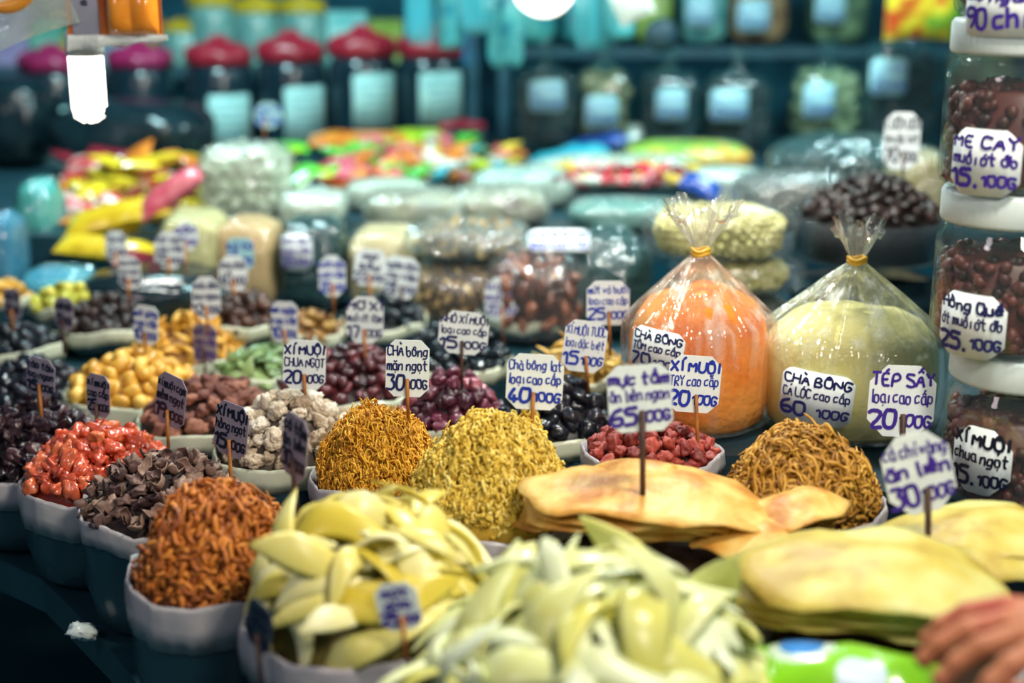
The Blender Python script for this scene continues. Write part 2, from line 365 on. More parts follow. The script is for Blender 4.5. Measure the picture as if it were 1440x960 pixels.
def pile(key, meshes, m, nm, label, cat, group, n, sp, size=0, lift=.0, rmax=.88, flat=.5, layers=2, sc=(.85, 1.15), seed=1, yaw=None):
    t = TUBS[key]; c = t['c']; rr = random.Random(seed); pts = []
    for L_ in range(layers):
        cur = []; tries = 0
        while len(cur) < n and tries < n*60:
            tries += 1; rho = math.sqrt(rr.random())*(rmax if L_ == 0 else min(rmax, .80)); th = rr.random()*2*PI
            x = c.x + t['R']*rho*math.cos(th); y = c.y + t['R']*rho*math.sin(th); z = dome(t, x, y) + lift - L_*sp*.55
            p = Vector((x, y, z))
            if all((p-q).length > sp*(1 if L_ == 0 else 1.05) for q in cur): cur.append(p)
        pts += cur
    for me in meshes:
        if not len(me.materials): me.materials.append(m)
    for p in pts[:300]:
        e = Euler((rr.gauss(0, flat), rr.gauss(0, flat), rr.random()*2*PI if yaw is None else rr.gauss(*yaw))); s = rr.uniform(*sc)
        g = Vector((p.x-c.x, p.y-c.y, 0)); slope = t['H']*t['p']*(g.length/t['R'])**(t['p']-1)/t['R'] if t['R'] else 0
        nrm = (g.normalized()*slope + Vector((0, 0, 1))).normalized() if g.length > 1e-4 else Vector((0, 0, 1))
        q = Vector((0, 0, 1)).rotation_difference(nrm) @ e.to_quaternion()
        O(nm, rr.choice(meshes), None, None, p, q.to_euler(), scale=(s, s, s*rr.uniform(.85, 1.1)), label=label, category=cat, group=group)
def shreds(key, m, nm, label, cat, n, L, w, seed=1, curl=2.5, seg=6, lump=.006, lf=70, up=.35, layers=.012, rmax=.9, th=.5, drop=0):
    t = TUBS[key]; c = t['c']; rg = np.random.default_rng(seed); rr = random.Random(seed); V = []; Fc = []; k0 = 0
    for s in range(n):
        rho = math.sqrt(rr.random())*rmax; a = rr.random()*2*PI; x = c.x + t['R']*rho*math.cos(a); y = c.y + t['R']*rho*math.sin(a)
        if rho > .9 and drop: pass
        lz = dome(t, x, y) + lump*2*nz(Vector((x*lf, y*lf, seed))) + lump*1.6*nz(Vector((x*lf*.4, y*lf*.4, seed+5))) - rr.random()*layers
        g = Vector((x-c.x, y-c.y, 0)); sl = -t['H']*t['p']*(rho**(t['p']-1))/t['R']
        gn = g.normalized() if g.length > 1e-5 else Vector((1, 0, 0)); dn = (gn + Vector((0, 0, sl))).normalized(); sd = Vector((-gn.y, gn.x, 0)); nn = dn.cross(sd); nn = nn if nn.z > 0 else -nn
        h = rr.random()*2*PI; ln = L*rr.uniform(.55, 1.35)/seg; ww = w*rr.uniform(.6, 1.3); dh = rr.gauss(0, curl)/seg; e = rr.gauss(0, up); de = rr.gauss(0, curl*.8)/seg
        p = Vector((x, y, lz)); P = []; off = lz - dome(t, x, y); ph = rr.random()*6.3; am = L*up*.35; wv = rr.uniform(.6, 1.6); tl = rr.gauss(0, up*.5)*ln
        for i in range(seg+1):
            q = p.copy(); q.z = dome(t, p.x, p.y) + off + (am*math.sin(ph + i*wv) + tl*i)/max(.5, 1); q += gn*(am*.6*math.cos(ph + i*wv)*min(1, rho*1.2)); P.append(q)
            d = dn*math.cos(h) + sd*math.sin(h); d.z = 0; p = p + d*ln; rp = math.hypot(p.x-c.x, p.y-c.y)/t['R']; p = p if rp < .90 else Vector((c.x + (p.x-c.x)*.89/rp, c.y + (p.y-c.y)*.89/rp, p.z)); h += dh + rr.gauss(0, .35)
        for i, q in enumerate(P):
            d = (P[min(i+1, seg)] - P[max(i-1, 0)]); d.normalize(); A = d.cross(nn); 
            if A.length < .01: A = sd
            A.normalize(); B = d.cross(A); f_ = ww*(.35 if i in (0, seg) else 1)*.5
            V += [q + A*f_, q + B*f_*th, q - A*f_, q - B*f_*th]
        for i in range(seg):
            b = k0 + i*4; Fc += [(b+j, b+(j+1) % 4, b+4+(j+1) % 4, b+4+j) for j in range(4)]
        Fc += [(k0+3, k0+2, k0+1, k0), (k0+seg*4, k0+seg*4+1, k0+seg*4+2, k0+seg*4+3)]
        k0 += 4*(seg+1)
    base = Vector((c.x, c.y, t['rz']))
    o = O(nm, MB().add([v - base for v in V], Fc), m, None, base, kind='stuff', label=label, category=cat)
    k = CORE[key]; k.parent = o; k.location = (0, 0, 0); k.name = 'inner_mound'; del k['category']; return o

#   key    cx   cy   a   top  rim   label
tub('red_shred', 312, 798, 135, 680, .830, 'pale-rimmed sack of orange-brown shreds at the front left', fold=.052, p=1.9)
tub('brown_cup', 232, 708, 121, 642, .815, 'pale-rimmed sack of grey-brown curled fruit, second from the left edge', fold=.03)
tub('orange', 142, 668, 112, 598, .800, 'leftmost pale-rimmed sack, filled with glossy orange fruit', fold=.05)
tub('pale_a', 520, 862, 176, 722, .840, 'grey-rimmed sack of pale yellow candied slices at the front', fold=.05, p=2.6)
tub('pale_b', 835, 985, 275, 800, .840, 'large grey-rimmed sack of white-green candied slices nearest the camera', fold=.05, p=1.8)
tub('gold', 533, 667, 96, 574, .842, 'pale-rimmed sack under the golden savoury floss', fold=.03, p=2.5)
tub('yellow', 694, 714, 126, 584, .842, 'pale-rimmed sack under the light yellow floss', fold=.04, p=2.7)
tub('sheets', 905, 775, 150, 690, .845, 'pale-rimmed sack under the tan dried fish sheets', fold=.04)
tub('sheets2', 1255, 905, 190, 850, .845, 'dark-sided sack under the yellow-green fish sheets, bottom right', fold=.03)
tub('crimson', 918, 632, 100, 598, .868, 'pale-rimmed sack of brick-red dried fruit in front of the orange bag', fold=.03)
tub('sticks', 1128, 703, 118, 602, .862, 'pale-rimmed sack under the golden-brown fish sticks', fold=.03, p=2.6)
tub('white', 408, 626, 108, 555, .825, 'cream-rimmed sack of dusty white plums', M_collar_cream, fold=.032)
tub('cinnamon', 296, 585, 104, 534, .800, 'cream-rimmed sack of cinnamon-brown wrinkled plums', M_collar_cream, fold=.03)
tub('candied', 188, 546, 98, 498, .800, 'cream bowl-shaped sack of yellow candied chunks', M_collar_cream, fold=.055)
tub('rind', 262, 496, 82, 447, .800, 'cream-rimmed sack of yellow peel strips behind the candied chunks', M_collar_cream, fold=.03)
tub('green', 368, 517, 66, 492, .800, 'cream-rimmed sack of flat green candied slices', M_collar_cream, fold=.03)
tub('plum_left', 48, 640, 118, 575, .780, 'pale-rimmed sack of purple-brown dried plums at the left edge', fold=.04)
tub('prune_left', 40, 548, 84, 505, .780, 'pale-rimmed sack of shiny black prunes at the left edge', M_collar_cream, fold=.03)
tub('maroon', 490, 540, 104, 488, .815, 'cream-rimmed sack of dark maroon sour fruit', M_collar_cream, fold=.03)
tub('violet', 636, 584, 78, 522, .830, 'cream-rimmed sack of violet-pink wrinkled plums', M_collar_cream, fold=.03)
tub('black', 782, 592, 84, 532, .842, 'cream-rimmed sack of big black plums', M_collar_cream, fold=.03)
tub('black_mid', 640, 505, 82, 455, .815, 'cream-rimmed sack of shiny black fruit behind the violet plums', M_collar_cream, fold=.025)
tub('chips', 815, 522, 62, 478, .835, 'cream-rimmed sack of pale yellow citrus strips beside the orange bag', M_collar_cream, fold=.025)
B2 = .777
tub('brown_far', 345, 450, 58, 412, .835, 'low cream-rimmed tray of brown fruit before the tan bags', M_collar_cream, fold=.025, base=B2, name='shallow_tray')
tub('tan_far', 432, 462, 52, 440, .825, 'low cream-rimmed tray of tan-brown peel before the black bag', M_collar_cream, fold=.025, base=B2, name='shallow_tray')
tub('black_far', 540, 448, 62, 415, .825, 'low dark tray of black fruit below the paired price cards', M_collar_cream, fold=.02, base=B2, name='shallow_tray')
tub('black_far2', 742, 438, 72, 405, .825, 'low dark tray of black fruit below the brown prune bag', M_collar_cream, fold=.02, base=B2, name='shallow_tray')
tub('dark_far', 148, 455, 62, 415, .830, 'low cream-rimmed tray of blackish-brown fruit at the far left', M_collar_cream, fold=.025, base=B2, name='shallow_tray')
tub('dark_edge', 15, 482, 72, 462, .815, 'wide cream-rimmed tray of dark fruit cut by the left edge', M_collar_cream, fold=.03, base=B2, name='shallow_tray')
tub('lime', 95, 425, 52, 400, .850, 'low tray of yellow-green dried fruit at the far left', M_collar_cream, fold=.02, base=B2, name='shallow_tray')
tub('peach_edge', 5, 415, 40, 396, .850, 'low tray of orange-yellow fruit touching the left edge', M_collar_cream, fold=.02, base=B2, name='shallow_tray')

def setm(ms, m): return ms
# near, countable fruit
core('orange', mat('orange_core', '#7a1f12', rough=.4), 'shaded_fruit_bed', 'dark red shaded lower layer under the glossy orange fruit', 'dried fruit')
pile('orange', [blob(i, (.0138, .0105, .0092), .42, 1.3, 3, .16, 1.7) for i in range(6)], mat('orange_fruit', '#a33a24', '#d2583a', rough=.22, var='obj', c3='#e28050', sss=.15, coat=.4, spec=.6), 'candied_kumquat', 'small glossy orange-red candied fruit heaped in the leftmost sack', 'dried fruit', 'glossy orange fruit in the leftmost sack', 85, .0185, seed=3, flat=.5)
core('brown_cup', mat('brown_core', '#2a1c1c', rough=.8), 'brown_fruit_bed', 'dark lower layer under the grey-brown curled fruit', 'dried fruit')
pile('brown_cup', [cup(i, .0155, curl=.8) for i in range(4)] + [blob(i+20, (.013, .010, .006), .35, 1.5, 3, .35, 1.7) for i in range(3)], mat('cup_fruit', '#453030', '#6c5049', rough=.55, var='obj', c3='#a88a76', bump=.3, bscale=120), 'curled_dried_plum', 'grey-brown curled dried fruit half in the sack beside the orange fruit', 'dried fruit', 'grey-brown curled fruit in the second sack', 105, .0175, seed=5, flat=.7)
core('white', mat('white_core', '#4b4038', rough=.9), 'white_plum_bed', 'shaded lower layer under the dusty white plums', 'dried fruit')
pile('white', [blob(i+40, (.0165, .0125, .0115), .22, 1.3, 4, .34, 3.0) for i in range(6)], mat('white_plum', '#a48d74', '#c8b8a2', rough=.9, var='obj', c3='#e0d6c8', bump=1.0, bscale=160, nscale=90), 'salted_white_plum', 'dusty white wrinkled plum heaped in the cream-rimmed sack', 'dried fruit', 'dusty white plums', 55, .0235, seed=8, flat=.6)
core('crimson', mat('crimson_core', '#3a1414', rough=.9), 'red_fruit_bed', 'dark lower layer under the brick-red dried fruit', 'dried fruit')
pile('crimson', [blob(i+60, (.0125, .0095, .009), .3, 1.7, 3, .15, 2.2) for i in range(6)], mat('crimson_fruit', '#6d211d', '#94352b', rough=.55, var='obj', c3='#b04c3d', bump=.35, bscale=130), 'brick_red_dried_fruit', 'brick-red dusty dried fruit heaped before the orange floss bag', 'dried fruit', 'brick-red dried fruit', 75, .019, seed=9, flat=.6)
core('violet', mat('violet_core', '#2a121c', rough=.6), 'violet_fruit_bed', 'dark lower layer under the violet-pink plums', 'dried fruit')
pile('violet', [blob(i+80, (.014, .0115, .0105), .25, 1.3, 3, .2, 2.2) for i in range(5)], mat('violet_plum', '#3c1a2a', '#6b2c40', rough=.3, var='obj', c3='#96505c', bump=.3, bscale=90), 'violet_dried_plum', 'violet-pink wrinkled plum heaped behind the golden floss', 'dried fruit', 'violet-pink plums', 48, .021, seed=10)
core('black', mat('black_core', '#0e1018', rough=.5), 'black_fruit_bed', 'dark lower layer under the big black plums', 'dried fruit')
pile('black', [blob(i+100, (.0165, .013, .012), .25, 1.2, 3, .22, 2.4) for i in range(5)], mat('black_plum', '#14161f', '#20222c', rough=.25, var='obj', c3='#2c2830', bump=.4, bscale=90), 'black_dried_plum', 'large black wrinkled plum heaped behind the light yellow floss', 'dried fruit', 'big black plums', 48, .024, seed=11)
core('maroon', mat('maroon_core', '#240b12', rough=.6), 'maroon_fruit_bed', 'dark lower layer under the maroon sour fruit', 'dried fruit')
pile('maroon', [blob(i+120, (.0135, .010, .009), .3, 1.6, 2, .25, 2.2) for i in range(4)], mat('maroon_fruit', '#2c0f17', '#4c1a22', rough=.35, var='obj', c3='#6e2a30'), 'maroon_dried_fruit', 'dark maroon sour fruit heaped behind the white plums', 'dried fruit', 'dark maroon sour fruit', 80, .019, seed=12)
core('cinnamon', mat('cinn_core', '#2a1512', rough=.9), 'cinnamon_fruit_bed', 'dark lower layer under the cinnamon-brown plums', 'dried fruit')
pile('cinnamon', [blob(i+140, (.016, .012, .010), .3, 1.5, 3, .25, 2.0) for i in range(5)], mat('cinnamon_plum', '#56302a', '#7d4b3c', rough=.8, var='obj', c3='#9a6650', bump=.5, bscale=110), 'cinnamon_dried_plum', 'cinnamon-brown wrinkled plum heaped behind the orange fruit', 'dried fruit', 'cinnamon-brown plums', 60, .022, seed=13)
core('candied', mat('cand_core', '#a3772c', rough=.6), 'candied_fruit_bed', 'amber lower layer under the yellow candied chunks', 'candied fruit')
pile('candied', [blob(i+160, (.018, .012, .011), .25, 1.2, 2, .1, 1.8, square=.2) for i in range(5)], mat('candied_chunk', '#b98428', '#d6a23c', rough=.35, var='obj', c3='#e6c060', sss=.1), 'yellow_candied_chunk', 'yellow candied chunk heaped in the cream bowl', 'candied fruit', 'yellow candied chunks', 50, .024, seed=14)
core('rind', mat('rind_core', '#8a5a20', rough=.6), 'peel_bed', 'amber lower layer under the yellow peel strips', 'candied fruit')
pile('rind', [strip(i+5, .05, .013, .008, .9) for i in range(5)], mat('peel_strip', '#b57c22', '#d49c34', rough=.4, var='obj', c3='#dfb552'), 'yellow_peel_strip', 'curved golden peel strip in the heap behind the candied chunks', 'candied fruit', 'golden peel strips', 50, .019, seed=15, flat=.6)
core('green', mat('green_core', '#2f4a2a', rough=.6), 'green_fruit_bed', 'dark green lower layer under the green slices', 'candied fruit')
pile('green', [strip(i+25, .055, .026, .008, .4) for i in range(4)], mat('green_slice', '#4a6238', '#67804a', rough=.35, var='obj', c3='#87965c'), 'green_candied_slice', 'flat green candied slice beside the cinnamon plums', 'candied fruit', 'flat green candied slices', 30, .022, seed=16, flat=.3)
core('plum_left', mat('pl_core', '#150f18', rough=.6), 'left_plum_bed', 'dark lower layer under the purple-brown plums at the left edge', 'dried fruit')
pile('plum_left', [blob(i+180, (.015, .011, .011), .3, 1.4, 3, .3, 2.0) for i in range(4)] + [cup(i+9, .018, curl=.9) for i in range(3)], mat('plum_left', '#1c131c', '#33202a', rough=.25, var='obj', c3='#54353a', bump=.4, bscale=90), 'purple_brown_plum', 'shiny purple-brown dried plum heaped at the left edge', 'dried fruit', 'purple-brown plums at the left edge', 80, .0215, seed=17)
core('prune_left', mat('prl_core', '#0d1018', rough=.5), 'left_prune_bed', 'dark lower layer under the black prunes at the left edge', 'dried fruit')
pile('prune_left', [blob(i+200, (.017, .013, .011), .25, 1.3, 2, .2, 2.0) for i in range(4)], mat('prune_left', '#10131d', '#1c1f2b', rough=.18, var='obj', c3='#2b2733'), 'shiny_black_prune', 'shiny black prune in the sack behind the left-edge plums', 'dried fruit', 'black prunes at the left edge', 45, .024, seed=18)
core('black_mid', mat('bm_core', '#0c1218', rough=.5), 'black_mid_bed', 'dark lower layer under the black fruit behind the violet plums', 'dried fruit')
pile('black_mid', [blob(i+220, (.018, .013, .010), .3, 1.4, 2, .2, 2.0) for i in range(4)], mat('black_mid', '#0c141a', '#152028', rough=.2, var='obj', c3='#202a30'), 'wet_black_fruit', 'wet-looking black fruit heaped behind the violet plums', 'dried fruit', 'wet-looking black fruit', 45, .025, seed=19)
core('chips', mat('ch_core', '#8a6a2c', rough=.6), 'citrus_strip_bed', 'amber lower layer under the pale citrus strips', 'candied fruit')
pile('chips', [strip(i+45, .055, .011, .007, 1.1) for i in range(5)], mat('citrus_strip', '#b08434', '#c9a048', rough=.45, var='obj', c3='#d8bb70'), 'pale_citrus_strip', 'pale yellow curled citrus strip left of the orange bag', 'candied fruit', 'pale citrus strips', 36, .018, seed=20, flat=.9)
for key, c1, c2, c3, nm, lab, grp, sz, n, sp, sd in (
    ('brown_far', '#2b1a18', '#432a22', '#5e3c2c', 'brown_far_fruit', 'brown dried fruit in the low tray before the tan bags', 'brown fruit before the tan bags', (.018, .013, .011), 36, .025, 21),
    ('tan_far', '#5a3a22', '#8a602f', '#a5823e', 'tan_far_fruit', 'tan-brown dried peel in the low tray before the black bag', 'tan-brown peel before the black bag', (.020, .010, .008), 32, .022, 22),
    ('black_far', '#101820', '#16222a', '#222c30', 'black_far_fruit', 'black dried fruit in the low tray under the paired price cards', 'black fruit under the paired cards', (.018, .013, .011), 34, .026, 23),
    ('black_far2', '#12181e', '#1b2126', '#2c2a2a', 'black_rear_fruit', 'black dried fruit in the low tray under the brown prune bag', 'black fruit under the prune bag', (.018, .013, .011), 40, .026, 24),
    ('dark_far', '#1b1418', '#2a1e20', '#3a2c2a', 'blackish_brown_fruit', 'blackish-brown dried fruit in the low tray at the far left', 'blackish-brown fruit at the far left', (.016, .012, .011), 48, .023, 25),
    ('dark_edge', '#101820', '#1a222c', '#282c36', 'dark_edge_fruit', 'dark dried fruit in the wide tray cut by the left edge', 'dark fruit in the tray at the left edge', (.018, .014, .010), 40, .026, 26),
    ('lime', '#97962a', '#b8b83a', '#cfc050', 'yellow_green_fruit', 'yellow-green dried fruit in a low tray at the far left', 'yellow-green fruit at the far left', (.017, .012, .010), 34, .024, 27),
    ('peach_edge', '#b98a2a', '#d6a13c', '#e0b860', 'orange_yellow_fruit', 'orange-yellow fruit in the low tray touching the left edge', 'orange-yellow fruit at the left edge', (.017, .012, .010), 26, .024, 28)):
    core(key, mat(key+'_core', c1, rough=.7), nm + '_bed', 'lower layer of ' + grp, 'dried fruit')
    pile(key, [blob(i+sd*9, sz, .3, 1.4, 2, .2, 2.0) for i in range(4)], mat(key+'_m', c1, c2, rough=.35, var='obj', c3=c3), nm, lab, 'dried fruit', grp, n, sp, seed=sd)

# floss and shreds (uncountable)
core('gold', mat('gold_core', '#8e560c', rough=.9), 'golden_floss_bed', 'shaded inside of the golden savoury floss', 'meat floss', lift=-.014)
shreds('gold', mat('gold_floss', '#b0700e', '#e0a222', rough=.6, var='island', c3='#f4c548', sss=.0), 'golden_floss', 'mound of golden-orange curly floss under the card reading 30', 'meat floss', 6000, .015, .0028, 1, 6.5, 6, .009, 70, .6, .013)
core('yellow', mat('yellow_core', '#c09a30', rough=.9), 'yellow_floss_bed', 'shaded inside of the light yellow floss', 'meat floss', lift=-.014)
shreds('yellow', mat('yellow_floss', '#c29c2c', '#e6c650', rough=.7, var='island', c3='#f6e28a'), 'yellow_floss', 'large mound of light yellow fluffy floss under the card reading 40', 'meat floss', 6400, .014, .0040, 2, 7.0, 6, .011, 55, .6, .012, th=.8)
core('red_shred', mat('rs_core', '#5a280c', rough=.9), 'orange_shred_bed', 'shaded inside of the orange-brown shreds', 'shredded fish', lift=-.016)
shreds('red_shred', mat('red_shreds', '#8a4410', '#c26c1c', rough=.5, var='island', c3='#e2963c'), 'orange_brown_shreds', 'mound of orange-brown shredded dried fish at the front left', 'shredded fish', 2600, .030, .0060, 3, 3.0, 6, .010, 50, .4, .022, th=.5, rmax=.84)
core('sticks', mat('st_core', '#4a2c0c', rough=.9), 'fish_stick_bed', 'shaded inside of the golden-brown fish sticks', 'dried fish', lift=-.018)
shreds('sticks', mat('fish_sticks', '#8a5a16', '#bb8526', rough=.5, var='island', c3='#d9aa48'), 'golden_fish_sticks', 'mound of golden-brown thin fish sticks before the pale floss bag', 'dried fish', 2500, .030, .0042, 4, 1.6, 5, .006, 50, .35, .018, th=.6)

# pale candied slices in front
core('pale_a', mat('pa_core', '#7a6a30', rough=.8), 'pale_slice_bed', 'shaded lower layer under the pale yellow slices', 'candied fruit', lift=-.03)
pile('pale_a', [strip(i+70, .115 + .012*(i % 3), .026 + .004*(i % 3), .008, .45, .5, 12, .28 + .12*(i % 3), 4) for i in range(9)], mat('pale_slices', '#d2bc40', '#e0d478', rough=.35, var='obj', c3='#ece8c0', sss=.1, nscale=25), 'pale_yellow_slice', 'long pale yellow candied slice in the left front heap', 'candied fruit', 'pale yellow candied slices', 74, .024, lift=.003, seed=31, flat=.36, sc=(.7, 1.15), rmax=.86, yaw=(.15, .75), layers=1)
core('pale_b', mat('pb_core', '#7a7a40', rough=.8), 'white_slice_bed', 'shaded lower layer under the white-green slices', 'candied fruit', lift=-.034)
pile('pale_b', [strip(i+90, .125 + .014*(i % 3), .028 + .005*(i % 3), .009, .45, .5, 12, .25 + .12*(i % 3), 4) for i in range(9)], mat('white_slices', '#c9c45a', '#d6dda4', rough=.3, var='obj', c3='#e4eedc', sss=.1, nscale=25), 'white_green_slice', 'long whitish-green candied slice in the heap nearest the camera', 'candied fruit', 'white-green candied slices', 130, .026, lift=.003, seed=32, flat=.36, sc=(.7, 1.15), rmax=.88, yaw=(.5, .75), layers=1)

# ------------------------------------------------------------------ dried fish sheets
def sheet(px, py, z, a, b, rz, tiltx, dome_h, seed, m, label, group=None, thick=.0035, name='fish_sheet', roll=0):
    c = PZ(px, py, z); n = 44; rings = 8; v = []; f = []
    o = Vector((seed*3.3, seed*1.9, 0))
    def pt(i, k, s):
        th = 2*PI*k/n; rho = i/rings; sup = (abs(math.cos(th))**2.6 + abs(math.sin(th))**2.6)**(-1/2.6)
        w = 1 + .20*nz(Vector((math.cos(th)*1.6, math.sin(th)*1.6, seed*1.7))) + .03*nz(Vector((math.cos(th)*7, math.sin(th)*7, seed)))
        x = a*rho*sup*w*math.cos(th); y = b*rho*sup*w*math.sin(th)
        zz = dome_h*(1 - (x/a)**2*.75 - (y/b)**2*.45) + .012*nz(Vector((x*10, y*16, 0))) + (.006*nz(Vector((x*22, y*22, 0)) + o) + .002*nz(Vector((x*60, y*60, 0)) + o))*rho
        return (x, y, zz + s*thick*(1-.3*rho))
    for s in (0, 1):
        bs = len(v); v.append(pt(0, 0, s))
        for i in range(1, rings+1): v += [pt(i, k, s) for k in range(n)]
        for k in range(n):
            t = (bs, bs+1+k, bs+1+(k+1) % n); f.append(t if s else t[::-1])
        for i in range(rings-1):
            for k in range(n):
                q = (bs+1+i*n+k, bs+1+(i+1)*n+k, bs+1+(i+1)*n+(k+1) % n, bs+1+i*n+(k+1) % n); f.append(q if s else q[::-1])
    q0 = 1+(rings-1)*n; q1 = 1+rings*n+q0
    f += [(q0+k, q0+(k+1) % n, q1+(k+1) % n, q1+k) for k in range(n)]
    return O(name, MB().add(v, f), m, None, c, (tiltx, roll, rz), label=label, category='dried fish', group=group)
M_sh = mat('tan_sheet', '#b06e26', '#d39f48', rough=.5, nscale=20, c3='#e0bc6c', bump=.5, bscale=70)
M_sh2 = mat('green_sheet', '#a88c38', '#c2b050', rough=.5, nscale=14, c3='#cac67a', bump=.35, bscale=60)
for k_, lab_ in (('sheets', 'broken brown fish crumbs filling the sack under the tan sheets'), ('sheets2', 'broken brown fish crumbs filling the sack under the yellow-green sheets')):
    TUBS[k_]['H'] = .002; core(k_, mat('fish_crumbs', '#4a3a34', '#6a5238', rough=.8, bump=.6, bscale=60), 'fish_crumbs', lab_, 'dried fish', lift=-.010, lump=.008)
g1 = 'tan fish sheets stacked under the top sheet'
for i in range(4):
    sheet(892 + 8*(i % 2), 735 - i*4, .858 + .0085*i, .148 - .004*i, .072, rad(-9) + .03*((i*7) % 3 - 1), rad(3), .028, 3+i, M_sh, 'tan dried fish sheet in the layered stack under the card reading 65', g1)
sheet(905, 712, .896, .150, .070, rad(-10), rad(4), .030, 11, M_sh, 'topmost broad tan fish sheet pierced by the dark stick of the card reading 65')
sheet(885, 668, .918, .058, .028, rad(-20), rad(6), .012, 12, M_sh, 'small tan fish sheet lying at the back of the layered stack')
sheet(1045, 765, .872, .062, .048, rad(-40), rad(8), .022, 13, M_sh, 'tan fish sheet sagging over the right front of the layered stack')
sheet(1125, 725, .893, .056, .042, rad(20), rad(4), .022, 14, M_sh, 'crumpled tan fish sheet overlapping the golden fish sticks')
g2 = 'yellow-green fish sheets under the top one'
for i in range(4):
    sheet(1215 + 6*(i % 2), 862 - i*7, .852 + .009*i, .128, .085, rad(-14) + .05*((i*5) % 3 - 1), rad(4), .035, 20+i, M_sh2, 'yellow-green fish sheet inside the stack at the bottom right', g2)
sheet(1222, 832, .892, .136, .085, rad(-14), rad(5), .040, 30, M_sh2, 'topmost yellow-green fish sheet at the bottom right')
sheet(1372, 792, .868, .115, .085, rad(8), rad(2), .045, 31, M_sh2, 'large yellow fish sheet below the jar stack')
sheet(1388, 775, .881, .095, .070, rad(2), rad(2), .040, 32, M_sh2, 'upper yellow fish sheet holding the tilted purple card')

# ------------------------------------------------------------------ price cards on sticks
def card_mesh(w, h, cut=.2, th=.0010):
    c = min(w, h)*cut; P = [(-w/2+c, -h/2), (w/2-c, -h/2), (w/2, -h/2+c), (w/2, h/2-c), (w/2-c, h/2), (-w/2+c, h/2), (-w/2, h/2-c), (-w/2, -h/2+c)]
    v = [(x, 0, z) for x, z in P] + [(x, th, z) for x, z in P]
    return MB().add(v, [tuple(range(8)), tuple(range(8, 16))[::-1]] + [(i, 8+i, 8+(i+1) % 8, (i+1) % 8) for i in range(8)])
def surf_y(bx, by, key=None, y=None):
    if y is not None: return y
    t = TUBS[key]; d = D(bx, by); s = .8
    while s < 4:
        p = CP + d*s
        if math.hypot(p.x - t['c'].x, p.y - t['c'].y) < t['R']*1.1 and p.z < dome(t, p.x, p.y): return p.y
        s += .004
    return t['c'].y
NT = [0]
def tag(px, py, w, h, base, key, lines, ink, label, yaw=0, roll=0, y=None, stick=M_stick, m=M_card, cut=.2, group=None, bold=1.0, sw=.0042, top=.1):
    """price card: visible size in pixels, stick foot at pixel 'base' in the heap 'key'"""
    NT[0] += 1; yy = surf_y(base[0], base[1], key, y); c = PY(px, py, yy); b = PY(base[0], base[1], yy); mp = MPP(c)
    W = w*mp/max(.35, math.cos(rad(yaw))); Hh = h*mp/.955
    root = E('price_card', (b.x, b.y, b.z), label, 'price tag', group)
    rot = (rad(-4), rad(roll), rad(yaw)); rel = c - b
    card = O('card', card_mesh(W, Hh, cut), m, root, rel, rot, smooth=False)
    O('lettering', writing(lines, W*.93, Hh*.86, NT[0]*5+1, bold), INK[ink], card, (0, -.0006, 0), smooth=False)
    M = Matrix.Translation(rel) @ Euler(rot).to_matrix().to_4x4()
    tp = M @ Vector((( -rel.x)*.0, -.0035, -Hh*(.5-top-.22))); tp = Vector((tp.x*.6, tp.y, tp.z))
    s = MB(); ft = Vector((0, -.004, -.022)); s.tube([ft, tp], [sw*.55, sw*.62], 6)
    O('stick', s, stick, root)
    return root
T = tag
T(573, 518, 61, 78, (574, 572), 'gold', ['CHÀ bông', 'mặn ngọt', '30|100G'], 'navy', 'sharp white card reading CHÀ BÔNG MẶN NGỌT 30 in golden floss', roll=2)
T(752, 537, 80, 76, (748, 600), 'yellow', ['Chà bông lạt', 'loại cao cấp', '40|100G'], 'blue', 'white card reading CHÀ BÔNG LẠT 40 in the light yellow floss', roll=3)
T(428, 513, 60, 68, (430, 556), 'white', ['XÍ MUỘI', 'CHUA NGỌT', '20|100G'], 'navy', 'white card reading XÍ MUỘI CHUA NGỌT 20 over the white plums', roll=3)
T(652, 468, 70, 58, (649, 535), 'violet', ['NHỎ XÍ MUỘI', 'loại cao cấp', '15|100G'], 'navy', 'tilted octagonal white card reading 15 over the violet plums', roll=6, cut=.27, stick=M_stick_dark)
T(822, 487, 60, 70, (828, 530), 'black', ['XÍ MUỘI TƯỚC', 'loại đặc biệt', '15|100G'], 'blue', 'white card reading XÍ MUỘI TƯỚC 15 over the black plums', roll=7)
T(855, 426, 60, 60, (858, 480), None, ['mứt vỏ bưởi', 'loại cao cấp', '25|100G'], 'blue', 'square white card reading 25 left of the orange bag top', y=2.14)
T(513, 450, 52, 64, (514, 508), 'maroon', ['MƠ XÍ', 'muối ớt đậm', '17|100G'], 'navy', 'octagonal white card reading 17 over the maroon fruit', cut=.28, roll=2)
T(705, 420, 46, 58, (708, 468), 'black_far2', ['xoài', 'muối ớt', '20|100G'], 'purple', 'octagonal white card reading 20 below the brown prune bag', cut=.3)
T(900, 560, 90, 92, (904, 688), None, ['mực tẩm', 'ăn liền ngon', '65|100G'], 'purple', 'blurred white card with purple 65 on a dark stick in tan sheets', y=1.50, stick=M_stick_dark, roll=-4, bold=1.15, sw=.0065, cut=.16)
T(976, 540, 74, 78, (982, 630), 'crimson', ['XÍ MUỘI', 'TRY cao cấp', '20|100G'], 'blue', 'white card with blue 20 before the orange floss bag', roll=4)
T(1268, 564, 94, 98, (1268, 655), None, ['TÉP SẤY', 'loại cao cấp', '20|100G'], 'purple', 'white card reading TÉP SẤY 20 leaning on the pale floss bag', y=1.70, stick=M_stick_dark, cut=.26, roll=2, sw=.006)
